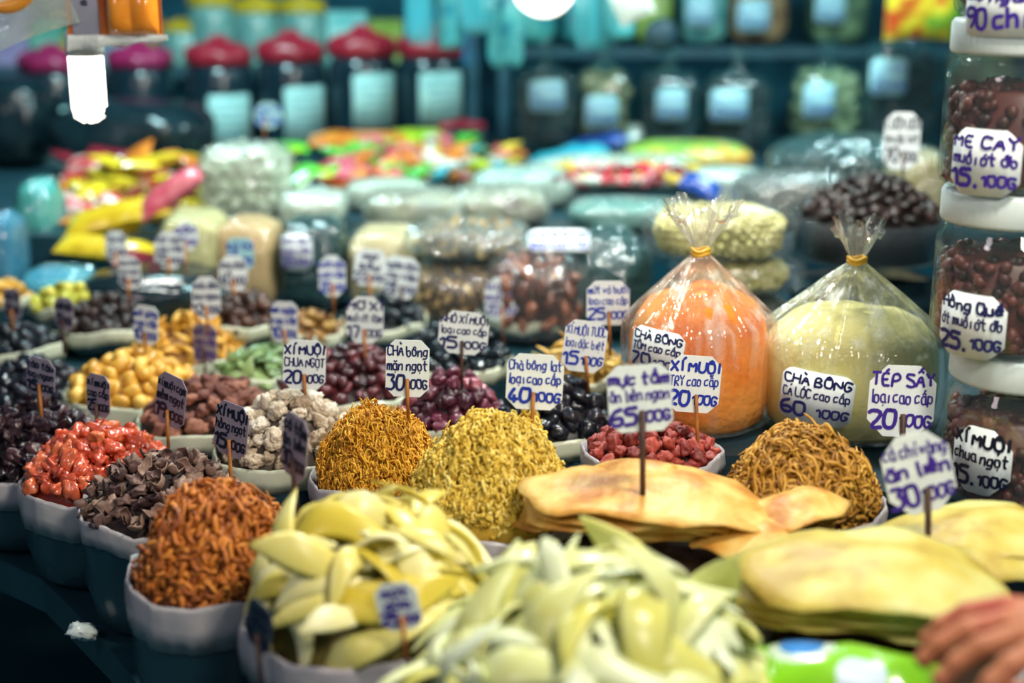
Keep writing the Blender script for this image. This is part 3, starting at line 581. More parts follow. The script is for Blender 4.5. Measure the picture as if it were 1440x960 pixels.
T(1292, 665, 96, 112, (1306, 795), None, ['cá chỉ vàng', 'ăn liền', '30|100G'], 'purple', 'blurred tilted white card with purple writing below the jars', y=1.42, stick=M_stick_dark, roll=-14, cut=.28, bold=1.15, sw=.006)
T(1268, 198, 48, 76, (1270, 252), None, ['LƯỜI ƯƠI', 'loại đặc biệt', '70|100G'], 'dark', 'narrow white card reading LƯỜI ƯƠI 70 in the black seeds', y=2.70, yaw=-12, cut=.25, stick=M_stick_dark)
T(240, 563, 49, 72, (237, 622), 'orange', ['xí muội cam', 'mềm ngọt', '19|100G'], 'dark', 'shade-tinted card reading 19 in the glossy orange fruit', yaw=-38, roll=9, m=M_card_shade, bold=1.2)
T(325, 604, 52, 74, (327, 690), 'brown_cup', ['XÍ MUỘI', 'hồng ngọt', '15|100G'], 'dark', 'shade-tinted card reading 15 in the grey-brown fruit', yaw=-35, roll=6, m=M_card_shade, bold=1.2)
T(414, 628, 42, 88, (418, 702), 'red_shred', ['cá tẩm', 'ăn liền', '30|100G'], 'dark', 'narrow shade-tinted card standing in the orange-brown shreds', yaw=-52, roll=6, m=M_card_shade, bold=1.3, stick=M_stick_dark, sw=.006)
T(138, 556, 40, 58, (138, 608), None, ['xí muội', 'cao cấp', '25|100G'], 'dark', 'dim shade-tinted card reading 25 behind the orange fruit heap', y=1.95, yaw=-35, m=M_card_shade, bold=1.2, stick=M_stick_dark)
T(57, 530, 48, 52, (60, 590), 'plum_left', ['táo tàu', 'loại ngon', '15|100G'], 'dark', 'dim shade-tinted card over the purple-brown plums at the left edge', yaw=-30, roll=3, m=M_card_shade, bold=1.3)
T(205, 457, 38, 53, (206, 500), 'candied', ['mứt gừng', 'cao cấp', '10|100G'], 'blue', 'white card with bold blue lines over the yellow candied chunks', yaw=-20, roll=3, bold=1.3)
T(288, 483, 37, 54, (290, 530), 'rind', ['mứt dừa', 'cao cấp', '20|100G'], 'purple', 'shade-tinted purple-lettered card over the golden peel strips', yaw=-25, m=M_card_shade, bold=1.3, stick=M_stick_dark)
T(290, 419, 40, 58, (292, 452), None, ['xoài dẻo', 'loại ngon', '12|100G'], 'navy', 'oval white card standing behind the golden peel strips', y=2.42, cut=.3, bold=1.2)
T(400, 453, 38, 56, (403, 488), None, ['me ngào', 'cao cấp', '10|100G'], 'blue', 'white card with blue stripes of writing behind the green slices', y=2.38, yaw=-12, bold=1.3)
T(163, 346, 30, 40, (166, 382), None, ['táo đỏ', '12|100G'], 'navy', 'small pale card before the yellow candy at the far left', y=2.92, bold=1.2, cut=.25)
T(182, 383, 31, 44, (181, 420), 'dark_far', ['nho khô', 'loại ngon', '18|100G'], 'navy', 'small bluish card on an orange stick in the blackish-brown fruit', bold=1.2, cut=.28)
T(238, 352, 42, 50, (238, 392), None, ['hạt sen', 'cao cấp', '25|100G'], 'navy', 'pale oval card, front one of two before the pale yellow bag', y=2.74, bold=1.1, cut=.3)
T(262, 332, 34, 38, (262, 385), None, ['gấc', '30|100G'], 'purple', 'pale card half hidden behind another before the pale yellow bag', y=2.82, bold=1.1, cut=.3)
T(338, 357, 38, 44, (340, 410), None, ['kỷ tử', '35|100G'], 'blue', 'saturated blue card before the tan bag', y=2.72, m=M_card_blue, bold=1.1)
T(328, 384, 40, 48, (330, 420), 'brown_far', ['long nhãn', '40|100G'], 'navy', 'pale blue card in front of the saturated blue one', cut=.28, bold=1.1)
T(467, 388, 38, 56, (470, 428), 'tan_far', ['bưởi sấy', 'cao cấp', '20|100G'], 'blue', 'oval white card with blue lines before the black bag', cut=.32, bold=1.3)
T(520, 376, 44, 50, (522, 430), None, ['mơ', 'sấy', '22|100G'], 'navy', 'white card, left one of the pair before the beige bag', y=2.64, cut=.2, roll=6, bold=1.1)
T(563, 390, 50, 56, (567, 425), 'black_far', ['ngâm đào', 'cao cấp', '28|100G'], 'navy', 'white card, right one of the pair before the beige bag', roll=8, bold=1.1, stick=M_stick_dark)
T(17, 427, 28, 42, (20, 462), 'dark_edge', ['chà là', '20|100G'], 'dark', 'small shade-tinted card at the left edge', yaw=-25, m=M_card_shade, bold=1.4, roll=-4)
T(90, 441, 29, 44, (90, 478), 'dark_far', ['nho', '30|100G'], 'dark', 'small shade-tinted card over the pale tray rim at the far left', yaw=-25, m=M_card_shade, bold=1.4, stick=M_stick_dark, y=2.36)
T(377, 162, 38, 34, (371, 190), None, ['tuyết nhĩ', '20|100G'], 'blue', 'pale blue card above the bag of white fungus', y=3.55, m=M_card_blue, bold=1.1, cut=.3)
T(364, 880, 42, 68, (368, 935), None, ['mứt', 'dừa', '15|100G'], 'dark', 'shade-darkened blurred card at the front of the pale yellow slices', y=1.265, yaw=-48, m=mat('card_shade', '#39424f', rough=.5), bold=1.4, stick=M_stick_dark, roll=12)  # shade on this turned card is painted into its dark colour
T(560, 853, 62, 66, (572, 900), None, ['mứt', 'dừa', '25|100G'], 'purple', 'purple-lettered blurred card half buried between the pale slice heaps', y=1.235, yaw=-15, bold=1.5, roll=-14)

# ------------------------------------------------------------------ stickers bent around bags and jars
def bent_card(w, h, cut, rb, nx=14, th=.0006):
    c = min(w, h)*cut; v = []; f = []
    for i in range(nx+1):
        x = -w/2 + w*i/nx; e = max(0, c - (w/2 - abs(x))); lo, hi = -h/2+e, h/2-e
        X = rb*math.sin(x/rb); Yb = rb*(1-math.cos(x/rb))
        for z in (lo, hi): v += [(X, Yb, z), (X, Yb+th, z)]
    for i in range(nx):
        a = 4*i; b = a+4; f += [(a, b, b+2, a+2), (a+1, a+3, b+3, b+1), (a, a+1, b+1, b), (a+2, b+2, b+3, a+3)]
    f += [(0, 2, 3, 1), (4*nx, 4*nx+1, 4*nx+3, 4*nx+2)]
    return MB().add(v, f)
def sticker(parent, world, w, h, lines, ink, seed, yaw=0, rb=.12, cut=.18, m=M_card, roll=0, tilt=0, bold=1.0, name='price_sticker'):
    base = Vector(parent.location)
    o = O(name, bent_card(w, h, cut, rb), m, parent, Vector(world) - base, (rad(tilt), rad(roll), rad(yaw)))
    if lines:
        mb = writing(lines, w*.92, h*.86, seed, bold); mb.v = [(rb*math.sin(x/rb), rb*(1-math.cos(x/rb)) + y - .0007, z) for x, y, z in mb.v]
        O('lettering', mb, INK[ink], o, (0, 0, 0), smooth=False)
    return o

# ------------------------------------------------------------------ knotted floss bags
def knot_bag(cx, yb, wpx, y_sh, kx, ky, ytail, y_fill, Y, zb, cmat, label, seed, tail_w=.05, name='knotted_bag'):
    c = PY(cx, yb, Y); c.z = zb; Rr = wpx/2*MPP(c)
    zs = PY(cx, y_sh, Y - Rr*.3).z - zb; zk = PY(kx, ky, Y).z - zb; zt = PY(kx, ytail, Y).z - zb; zf = PY(cx, y_fill, Y - Rr*.2).z - zb
    dx = PY(kx, ky, Y).x - c.x
    t = E(name, (c.x, c.y, zb), label, 'bag'); rr = random.Random(seed); ph = [rr.random()*6.3 for _ in range(6)]
    n = 180
    def pl(th): return (.55*abs(math.sin(7*th+ph[0])) + .45*abs(math.sin(11*th+ph[1]+.6*math.sin(3*th))) + .3*abs(math.sin(19*th+ph[2])))/1.3 - .5
    prof = [(1e-4, .002), (Rr*.80, .002), (Rr*.93, .012), (Rr*.99, .04), (Rr, zs*.5), (Rr*.99, zs*.85), (Rr*.96, zs)]
    for i in range(1, 15):
        u = i/14; prof.append((Rr*.96*(1-u)**1.0*(1-.18*math.sin(PI*u)) + .011*u + Rr*.16*math.sin(PI*u)*(1-u), zs + (zk-zs)*u))
    prof.append((.0105, zk+.008))
    for i in range(1, 9):
        u = i/8; prof.append((.011 + tail_w*u**1.15, zk + .008 + (zt-zk)*u))
    zz = [p[1] for p in prof]
    def fn(th, i, r, z):
        if z <= zs*.6: k = .012
        elif z <= zk: u = (z-zs*.6)/(zk-zs*.6); k = .02 + .30*u**.8*(1 if z < zk*.99 else .5)
        elif z <= zk + .009: k = .15
        else: k = .5
        r2 = r*(1 + k*pl(th)) + (Rr*.02*nz(Vector((math.cos(th)*2.5, math.sin(th)*2.5, z*18+seed))) if r > .02 else 0)
        return r2, z + (.012*math.sin(5*th+ph[3]) if z > zt + zb*0 - .004 else 0)
    mb = MB().lathe(prof, n, fn)
    mb.v = [(x + dx*min(1, max(0, (z-zs*.7)/(zk-zs*.7))), y*.94, z) for x, y, z in mb.v]
    O('film', mb, film('bag_film', '#f4f4e6', haze=.10, gl=.8, streak=.75, bscale=30, rough=.13, bump=.5), t)
    cp = [(1e-4, .006), (Rr*.78, .006), (Rr*.90, .016), (Rr*.955, .045), (Rr*.965, zs*.55), (Rr*.94, zs*.85), (Rr*.88, zs*.85+(zf-zs*.85)*.4), (Rr*.72, zs*.85+(zf-zs*.85)*.75), (Rr*.4, zs*.85+(zf-zs*.85)*.95), (1e-4, zf)]
    def fc(th, i, r, z): return r*(1 + .03*nz(Vector((math.cos(th)*2, math.sin(th)*2, z*12+seed)))), z + (.010*nz(Vector((r*14*math.cos(th), r*14*math.sin(th), seed))) if i > 4 else 0)
    cb = MB().lathe(cp, 72, fc); cb.v = [(x*.955, y*.89, z) for x, y, z in cb.v]
    O('floss_filling', cb, cmat, t, kind='stuff')
    rb = MB(); P = [(dx + .0125*math.cos(a*PI/8), .0125*math.sin(a*PI/8), zk + .002*math.sin(a)) for a in range(17)]; rb.tube(P, .0028, 6)
    rb.tube([(p[0], p[1], p[2]+.005) for p in P], .0028, 6)
    O('rubber_band', rb, mat('rubber_band', '#d9a21c', '#e6b83a', rough=.4), t)
    return t, c, Rr
M_orange = mat('orange_floss', '#e26c0a', '#ee871c', rough=.8, nscale=9, c3='#f29c3c', bump=.8, bscale=70)
M_cream = mat('cream_floss', '#cfc47a', '#dcd494', rough=.8, nscale=8, c3='#e4e2ac', bump=.7, bscale=60)
tb, c, Rr = knot_bag(978, 622, 212, 455, 985, 356, 296, 408, 2.00, .84, M_orange, 'knotted clear bag of bright orange floss', 3, tail_w=.040)
def on_bag(c, Rr, px, py, k=.96):
    y = c.y - Rr*k
    for _ in range(4):
        p = PY(px, py, y); y = c.y - math.sqrt(max(0, (Rr*1.0)**2 - min(abs(p.x-c.x), Rr*.9)**2))*.95 - .004
    return PY(px, py, y), math.degrees(math.asin(max(-1, min(1, (p.x-c.x)/Rr))))
p, yw = on_bag(c, Rr, 921, 492); mp = MPP(p)
sticker(tb, p - Vector((0, .006, 0)), 82*mp, 62*mp, ['CHÀ BÔNG', 'TÔM cao cấp', '70|100G'], 'navy', 41, yw*.8, .14, .16, roll=5, tilt=-6)
tb, c, Rr = knot_bag(1188, 640, 262, 478, 1205, 368, 322, 436, 1.985, .84, M_cream, 'knotted clear bag of pale cream-green floss', 8, tail_w=.022)
p, yw = on_bag(c, Rr, 1145, 558); mp = MPP(p)
sticker(tb, p - Vector((0, .005, 0)), 106*mp, 74*mp, ['CHÀ BÔNG', 'CÁ LÓC cao cấp', '60.|100G'], 'navy', 42, yw*.8, .16, .14, roll=4, tilt=-3)

# ------------------------------------------------------------------ stack of screw-top jars
M_lid = mat('white_lid', '#d6e2e2', '#cbd8d8', rough=.35, nscale=20)
M_glass = film('jar_plastic', '#cfe6e2', haze=.015, rough=.05, gl=.38, bscale=5, bump=.05)
M_jfill = mat('jar_fruit', '#3a181a', '#652c2a', rough=.45, var='island', c3='#8a4640')
def jar(cx_left, y_bot, Y, z0, h, r, label, lines, lab_px, ink, seed, lw, lh, lcut, cat='jar', fill=.92, bold=1.1):
    xl = PY(cx_left, y_bot, Y); cx = xl.x + r
    t = E('screw_top_jar', (cx, Y, z0), label, cat); lid_h = .036; bh = h - lid_h
    O('jar_body', MB().lathe([(1e-4, .001), (r*.86, .001), (r*.97, .008), (r, .018), (r, bh-.034), (r*.97, bh-.022), (r*.90, bh-.012), (r*.88, bh-.002), (r*.86, bh-.002), (r*.87, bh-.014), (r*.94, bh-.026), (r*.965, bh-.036), (r*.965, .02), (r*.9, .006), (1e-4, .005)], 56), M_glass, t)
    def rib(th, i, rr_, z): return (rr_*(1+.006*math.cos(60*th)) if 0 < i < 4 else rr_, z)
    O('lid', MB().lathe([(1e-4, bh-.004), (r*.94, bh-.004), (r*.96, bh), (r*.96, h-.006), (r*.93, h-.001), (r*.8, h-.001), (1e-4, h-.002)], 120, rib), M_lid, t)
    mb = MB(); rr = random.Random(seed); v0, f0 = ICO[2]
    mb.lathe([(1e-4, .008), (r*.8, .008), (r*.86, .02), (r*.86, (bh-.04)*fill), (r*.6, (bh-.03)*fill), (1e-4, (bh-.026)*fill)], 24)
    for k in range(300):
        a = rr.random()*2*PI; z = rr.uniform(.014, (bh-.042)*fill+.004); s = rr.uniform(.007, .011); top = rr.random() < .2
        q = Vector((r*.855*math.cos(a), r*.855*math.sin(a), z)) if not top else Vector((r*.8*math.sqrt(rr.random())*math.cos(a), r*.8*math.sqrt(rr.random())*math.sin(a), (bh-.034)*fill))
        sc_ = (s, s*.9, s*.8); Mx = Euler((rr.random()*6, rr.random()*6, 0)).to_matrix()
        mb.add([q + Mx @ Vector((w_.x*sc_[0], w_.y*sc_[1], w_.z*sc_[2]))*(1+.2*nz(w_*2+q*99)) for w_ in v0], f0)
    O('dried_fruit_filling', mb, M_jfill, t, kind='stuff')
    if lines:
        lx, ly = lab_px; y = Y - r
        for _ in range(4):
            p = PY(lx, ly, y); y = Y - math.sqrt(max(0, r*r - (p.x-cx)**2))
        p = PY(lx, ly, y - .0015); yaw = math.degrees(math.asin(max(-1, min(1, (p.x-cx)/r)))); mp = MPP(p)
        sticker(t, p, lw*mp, lh*mp, lines, ink, seed, yaw, r+.002, lcut, bold=bold)
    return t
JY = 1.70; jb = .840; jh = .1985; jr = .0895
jar(1320, 700, JY, jb, jh, jr, 'bottom jar of the white-lidded stack at the right edge', ['XÍ MUỘI', 'chua ngọt', '15.|100G'], (1376, 648), 'dark', 51, 92, 98, .3)
jar(1308, 480, JY, jb+jh, jh, jr, 'third jar from the top of the white-lidded stack', ['Hồng Quế', 'ớt muối ớt đb', '25.|100G'], (1362, 458), 'navy', 52, 104, 92, .22)
jar(1322, 250, JY, jb+2*jh, jh, jr, 'second jar from the top of the white-lidded stack', ['ME CAY', 'muối ớt đb', '15.|100G'], (1381, 229), 'purple', 53, 108, 94, .22)
jar(1342, 40, JY, jb+3*jh, jh, jr, 'topmost jar of the stack, cut by the top edge', ['me ngào', '90 chỉ|'], (1402, 12), 'purple', 54, 112, 78, .12)

# ------------------------------------------------------------------ lying and standing plastic bags
def lump_surface(d, seed, crink=.08, sq=.35, sub=4, fq=2.2):
    v, f = ICO[sub]; out = []; o = Vector((seed*2.7, seed*1.3, seed))
    for p in v:
        q = Vector([math.copysign(abs(a)**(1-sq), a) for a in p]); r = 1 + crink*nz(p*fq + o) + crink*.45*nz(p*fq*3 + o)
        out.append((q.x*d[0]*r, q.y*d[1]*r, q.z*d[2]*r))
    return MB().add(out, f)
def bag(px, y0, y1, wpx, Y, dep, zb, filmm, fillm, label, seed, cat='bag', name='filled_bag', pieces=None, pn=0, psize=(.01, .01, .01), psub=2, pm=None, pname='piece', sq=.35, stuffp=False, rot=0, fillk=.93, tuft=None, group=None, ptr='blob', fillname='contents'):
    """bag centred on px, seen from pixel row y0 (top) to y1 (foot); zb = height of what it rests on"""
    c = PY(px, (y0+y1)/2, Y); w = wpx*MPP(c)/2; zt = PY(px, y0, Y + dep*.25).z; zbb = zb if zb is not None else PY(px, y1, Y - dep).z
    hh = (zt - zbb)/2; cc = Vector((c.x, Y, zbb)); t = E(name, cc, label, cat, group)
    mb = lump_surface((w, dep, hh), seed, sq=sq); lo = min(q[2] for q in mb.v); hi = max(q[2] for q in mb.v); k = 2*hh/(hi-lo)
    def place(m_, s=1.0): m_.v = [(x*s, y*s, max(.0012, (z-lo)*k*s + hh*(1-s)*(1.0))) for x, y, z in m_.v]; return m_
    base_v = list(mb.v)
    O('film', place(mb), filmm, t)
    if fillm:
        m2 = MB(); m2.v = base_v; m2.f = mb.f; O(fillname, place(m2, min(fillk, max(.72, 1 - psize[0]*1.15/min(w, dep, hh))) if pn else fillk), fillm, t, kind='stuff')
    if pn:
        rr = random.Random(seed); shp = [blob(seed*11+i, psize, .28, 1.3, psub, .18, 2) for i in range(4)] if ptr == 'blob' else [cup(seed*3+i, psize[0], curl=.5) for i in range(4)]
        vv = [Vector(x) for x in m2.v]; cand = [x for x in vv if x.z > hh*.25]; rr.shuffle(cand)
        got = []
        for x in cand:
            if len(got) >= pn: break
            if all((x-g).length > psize[0]*(1.15 if not stuffp else 1.0) for g in got): got.append(x)
        if stuffp:
            big = MB()
            for x in got:
                me = rr.choice(shp); Mx = Euler((rr.random()*6, rr.random()*6, rr.random()*6)).to_matrix(); x2 = x*1; x2 = Vector((x.x*.985, x.y*.985, hh+(x.z-hh)*.98))
                big.add([Mx @ q.co + x2 for q in me.vertices], [tuple(p_.vertices) for p_ in me.polygons])
            O(pname, big, pm, t, kind='stuff')
        else:
            for me in shp: me.materials.append(pm)
            for x in got: O(pname, rr.choice(shp), None, t, (x.x*1.03, x.y*1.03, hh + (x.z-hh)*1.04), (rr.random()*6, rr.random()*6, rr.random()*6))
    if tuft:
        mb = MB(); rr = random.Random(seed+5)
        def fn(th, i, r, z): return r*(1+.35*math.sin(5*th+seed)+.2*math.sin(9*th)), z + .006*math.sin(4*th)
        mb.lathe([(w*.35, 2*hh-.02), (.014, 2*hh+.01), (.011, 2*hh+.02), (.03, 2*hh+.02+tuft)], 36, fn); mb.v = [(x, y*.8, z) for x, y, z in mb.v]
        O('gathered_top', mb, filmm, t)
    return t
def fil(nm, a, b, c=None, r=.7, ns=14): return mat(nm, a, b, rough=r, c3=c, nscale=ns, bump=.5, bscale=60)
RZ = .777; QZ = .902
M_bean = mat('pale_beans', '#b5b066', '#ccc684', rough=.45, var='island', c3='#dcd6a0')
# stack behind the orange bag
bag(1015, 405, 470, 200, 2.68, .11, RZ, M_film_soft, fil('black_filling', '#11181e', '#1c2328'), 'flat dark bag at the bottom of the pale bean stack', 61)
bag(1035, 355, 425, 190, 2.66, .10, None, M_film, fil('bean_bed', '#85824a', '#9a9658'), 'lower clear bag of pale yellow beans in the stack', 62, pn=900, psize=(.0085, .007, .007), psub=1, pm=M_bean, pname='beans', stuffp=True)
bag(1010, 280, 378, 215, 2.66, .11, None, M_film, MATS['bean_bed'], 'upper clear bag of pale yellow beans behind the orange bag knot', 63, pn=1100, psize=(.0085, .007, .007), psub=1, pm=M_bean, pname='beans', stuffp=True)
# clear tray of black seeds
bag(1225, 378, 480, 230, 2.72, .12, RZ, M_black, MATS['black_filling'], 'black bag carrying the clear tray of black seeds', 64)
tc = PZ(1222, 302, PY(1222, 302, 2.72).z); tr_R = 108*MPP(tc); tz = PY(1222, 372, 2.72-tr_R*.5).z
TUBS['seeds'] = dict(c=tc, R=tr_R*.97, H=PY(1222, 246, 2.74).z - tc.z, p=2, rz=tc.z)
tt = E('clear_tray', (tc.x, tc.y, tz), 'round clear plastic tray heaped with black seeds at the upper right', 'tray')
hh = tc.z - tz
O('tray_wall', MB().lathe([(1e-4, .001), (tr_R*.9, .001), (tr_R*.93, .006), (tr_R, hh), (tr_R*1.03, hh+.002), (tr_R*1.03, hh-.004), (tr_R*.98, hh-.004), (tr_R*.91, .008), (1e-4, .004)], 64), M_glass, tt)
O('seed_filling', MB().lathe([(1e-4, .006), (tr_R*.88, .006), (tr_R*.94, hh-.006), (1e-4, hh-.004)], 48), mat('seed_bed', '#15121a', '#251c20', rough=.8, nscale=60), tt, kind='stuff')
core('seeds', mat('seed_core', '#15100f', rough=.9), 'seed_bed', 'dark lower layer of the heaped black seeds', 'seeds')
pile('seeds', [blob(i+300, (.0155, .0105, .010), .15, 1.2, 3, .1, 2.5) for i in range(4)], mat('black_seed', '#1a1212', '#2b1d1b', rough=.4, var='obj', c3='#41302b', bump=.3, bscale=120), 'large_black_seed', 'oval blackish-brown seed heaped in the clear tray', 'seed', 'blackish-brown seeds in the clear tray', 85, .0195, seed=41)
# dark bags behind the tray
bag(1115, 236, 286, 175, 3.32, .12, QZ, M_film_soft, fil('dark_brown_filling', '#1d1518', '#2b1f20'), 'dark brown bag, lower of two left of the seed tray', 65)
bag(1192, 184, 300, 225, 3.50, .16, QZ, M_film_teal, fil('blk2', '#0d191f', '#14242a'), 'large black bag with a shiny teal top behind the seed tray', 66, sq=.25)
bag(1290, 205, 300, 90, 3.2, .09, QZ, M_film_soft, fil('ochre', '#8a7430', '#a08a44'), 'ochre bag half hidden between seed tray and jars', 67)
# riser row
bag(278, 288, 440, 92, 2.99, .10, RZ, M_film, fil('khaki_filling', '#a5a168', '#b6b27c'), 'pale yellow bag behind the paired oval cards', 70, sq=.5)
bag(352, 296, 440, 96, 3.0, .10, RZ, M_film, fil('tan_filling', '#a58a58', '#b89e6c'), 'tan bag behind the saturated blue card', 71, sq=.5)
t = bag(443, 300, 440, 94, 2.99, .10, RZ, M_film_teal, fil('night_filling', '#0c151f', '#111d28', r=.3), 'black square-shouldered bag with a white price sticker', 72, sq=.5)
p = PY(417, 354, 2.875); mp = MPP(p); sticker(t, p, 44*mp, 54*mp, ['nho đen', 'cao cấp', '35|100G'], 'purple', 72, 0, 1, .22)
bag(545, 312, 440, 112, 3.0, .10, RZ, M_film, fil('beige_filling', '#a39a70', '#b8ae84'), 'beige bag behind the paired price cards', 73, sq=.5)
bag(655, 362, 440, 175, 2.86, .11, RZ, M_film, fil('mush_bed', '#3d2c1d', '#5a4228'), 'lower clear bag of brown dried mushrooms', 74, pn=110, psize=(.017, .015, .01), pm=mat('mushroom', '#6a4a28', '#9c7d4a', rough=.7, var='obj', c3='#c4ab72'), pname='dried_mushroom', ptr='cup')
bag(660, 308, 372, 180, 2.90, .12, None, M_film_soft, MATS['mush_bed'], 'upper clear bag of cream-brown dried mushrooms', 75, pn=110, psize=(.017, .015, .01), pm=MATS['mushroom'], pname='dried_mushroom', ptr='cup')
t = bag(757, 342, 440, 148, 2.72, .10, RZ, M_film, fil('prune_bed', '#2a1512', '#3c1f18'), 'clear bag of glossy reddish-brown dried dates', 76, pn=90, psize=(.022, .013, .012), pm=mat('date', '#4a241b', '#74402e', rough=.25, var='obj', c3='#925a40', coat=.4), pname='dried_date')
p = PY(786, 337, 2.70); mp = MPP(p); sticker(t, p, 88*mp, 40*mp, ['chà là ấn độ', 'loại cao cấp'], 'blue', 76, 0, 1, .2, tilt=-50, bold=1.2)
bag(850, 316, 420, 135, 2.78, .11, RZ, M_film_teal, MATS['blk2'], 'black bag with a teal sheen left of the pale beans', 77)
bag(225, 372, 440, 215, 2.80, .12, RZ, M_black, MATS['black_filling'], 'low domed black bag behind the blackish-brown fruit', 78)
# rear table, front row
t = bag(348, 196, 320, 128, 3.36, .12, QZ, M_film_soft, fil('fungus_bed', '#8a9478', '#a3ad92'), 'tall clear bag of white-green dried fungus', 80, sq=.5, pn=150, psize=(.016, .013, .011), pm=mat('fungus', '#98a488', '#bcc6ae', rough=.7, var='obj', c3='#dce2cf'), pname='dried_fungus', tuft=.0)
bag(440, 262, 320, 100, 3.28, .10, QZ, M_film_soft, fil('white_bed', '#b4bfae', '#cdd4c4'), 'small white bag right of the dried fungus', 81)
bag(585, 262, 330, 150, 3.27, .10, QZ, M_film_soft, fil('pale_bed', '#6c6450', '#a8a488', c='#8a9488'), 'pale clear bag below the pink candies', 82)
bag(700, 258, 330, 150, 3.30, .10, QZ, M_film_soft, fil('pale_bed2', '#7a745c', '#a4a68c', c='#5c4c38'), 'pale clear bag right of the one below the pink candies', 83)
bag(545, 248, 290, 120, 3.52, .09, QZ, M_film_soft, MATS['white_bed'], 'white clear bag behind the pale front bags', 84)
bag(735, 232, 285, 150, 3.56, .09, QZ, M_film_soft, fil('mint_bed', '#8fb3a8', '#b8cfc4'), 'mint-tinted clear bag left of the red candies', 85)
bag(880, 276, 335, 170, 3.24, .09, QZ, M_film_teal, fil('glass_bed', '#6f8f8a', '#93aba2'), 'teal-tinted clear bag under the red striped candies', 86)
bag(870, 215, 270, 240, 3.85, .10, QZ, M_film_soft, fil('cream_pack', '#b4c4ae', '#d6dcca'), 'white pack behind the red striped candies', 87)
bag(1020, 232, 285, 120, 3.6, .10, QZ, M_film_soft, fil('white_pack', '#bccabe', '#dde2d6'), 'white pack between red candies and dark bags', 88)
bag(965, 194, 250, 190, 4.1, .13, QZ, M_film, mat('snack_green', '#5f981a', '#8cbb24', rough=.4, nscale=9, c3='#e0a838'), 'bright green snack bag with orange spots', 89)
bag(60, 245, 410, 62, 3.3, .08, .777, M_film_teal, fil('aqua_fill', '#3f9a98', '#6cc0b6'), 'tall aqua translucent bag at the far left', 90)
bag(12, 290, 430, 46, 3.05, .08, RZ, M_film_teal, fil('blue_fill', '#2f6f9a', '#4d94b8'), 'blue bag cut by the left edge', 91)
bag(82, 372, 418, 105, 2.98, .09, RZ, M_film_teal, fil('blue_fill2', '#2f86a8', '#63b0c4'), 'low light-blue bag behind the yellow-green fruit', 92)
bag(190, 138, 245, 220, 4.15, .18, QZ, M_black, MATS['black_filling'], 'big slumped black bag before the red-lidded jars', 93)
bag(25, 105, 300, 110, 4.3, .15, QZ, M_black, MATS['black_filling'], 'tall black bag at the left edge', 94)
bag(655, 178, 215, 70, 4.35, .07, QZ, M_black, MATS['black_filling'], 'small black tub-shaped bag right of the red-lidded jars', 95)

# ------------------------------------------------------------------ candies and snack packs (one by one)
def wrap_mesh(seed, L, w, h):
    v = []; f = []; n = 9; m = 10; rr = random.Random(seed)
    for i in range(n+1):
        u = i/n*2-1; a = abs(u); s = (1-(a/.68)**3*.75) if a < .68 else (.25 + (a-.68)*1.9)
        for k in range(m):
            th = 2*PI*k/m; fl = 1 if a < .7 else .35; v.append((u*L/2, w/2*s*math.cos(th), h/2*s*fl*math.sin(th)*(1+.2*math.sin(3*th+seed))))
    for i in range(n): f += [(i*m+k, i*m+(k+1) % m, (i+1)*m+(k+1) % m, (i+1)*m+k) for k in range(m)]
    f += [tuple(range(m))[::-1], tuple(range(n*m, n*m+m))]
    return MB().add(v, f).mesh('wrapper')
def pack_mesh(seed, L, w, h):
    v = []; f = []; nx, ny = 12, 8; o = Vector((seed, seed*2, 0))
    for s in (1, -1):
        for i in range(nx+1):
            for j in range(ny+1):
                u = i/nx*2-1; q = j/ny*2-1; z = h/2*(max(0, 1-abs(u)**3.2)*max(0, 1-q*q))**.55
                z += .06*w*nz(Vector((u*3, q*3, s)) + o)*(1-abs(u)**4)
                v.append((u*L/2, q*w/2*(1-.08*(1-u*u)), s*max(z, .0006)))
    for s in (0, 1):
        b = s*(nx+1)*(ny+1)
        for i in range(nx):
            for j in range(ny):
                q = (b+i*(ny+1)+j, b+(i+1)*(ny+1)+j, b+(i+1)*(ny+1)+j+1, b+i*(ny+1)+j+1); f.append(q if s == 0 else q[::-1])
    return MB().add(v, f).mesh('pack')
def cm(nm, a, b=None, c=None): return mat('wrap_'+nm, a, b or a, rough=.25, nscale=26, c3=c, coat=.5)
CM = {'pink': cm('pink', '#c2455a', '#d87a86'), 'red': cm('red', '#b01c2c', '#c93240', '#e8d8cc'), 'white': cm('white', '#c9d0c4', '#dfe2d8'), 'green': cm('green', '#2f9a2c', '#5cc23c'),
      'lime': cm('lime', '#93b81c', '#b5cf30'), 'yellow': cm('yellow', '#c9a81c', '#dcc42c'), 'orange': cm('orange', '#c96a1c', '#dd8c34'), 'teal': cm('teal', '#1c8fa8', '#38b0c0'),
      'blue': cm('blue', '#173f96', '#2458b8'), 'maroon': cm('maroon', '#6a1424', '#8c2030')}
wraps = {c_: [] for c_ in CM}
def wrap(colr, i, kind):
    key = (colr, i % 3, kind)
    if key not in wraps:
        me = wrap_mesh(i % 3, .062, .024, .020) if kind == 'candy' else pack_mesh(i % 3, .13, .075, .035); me.materials.append(CM[colr]); wraps[key] = me
    return wraps[key]
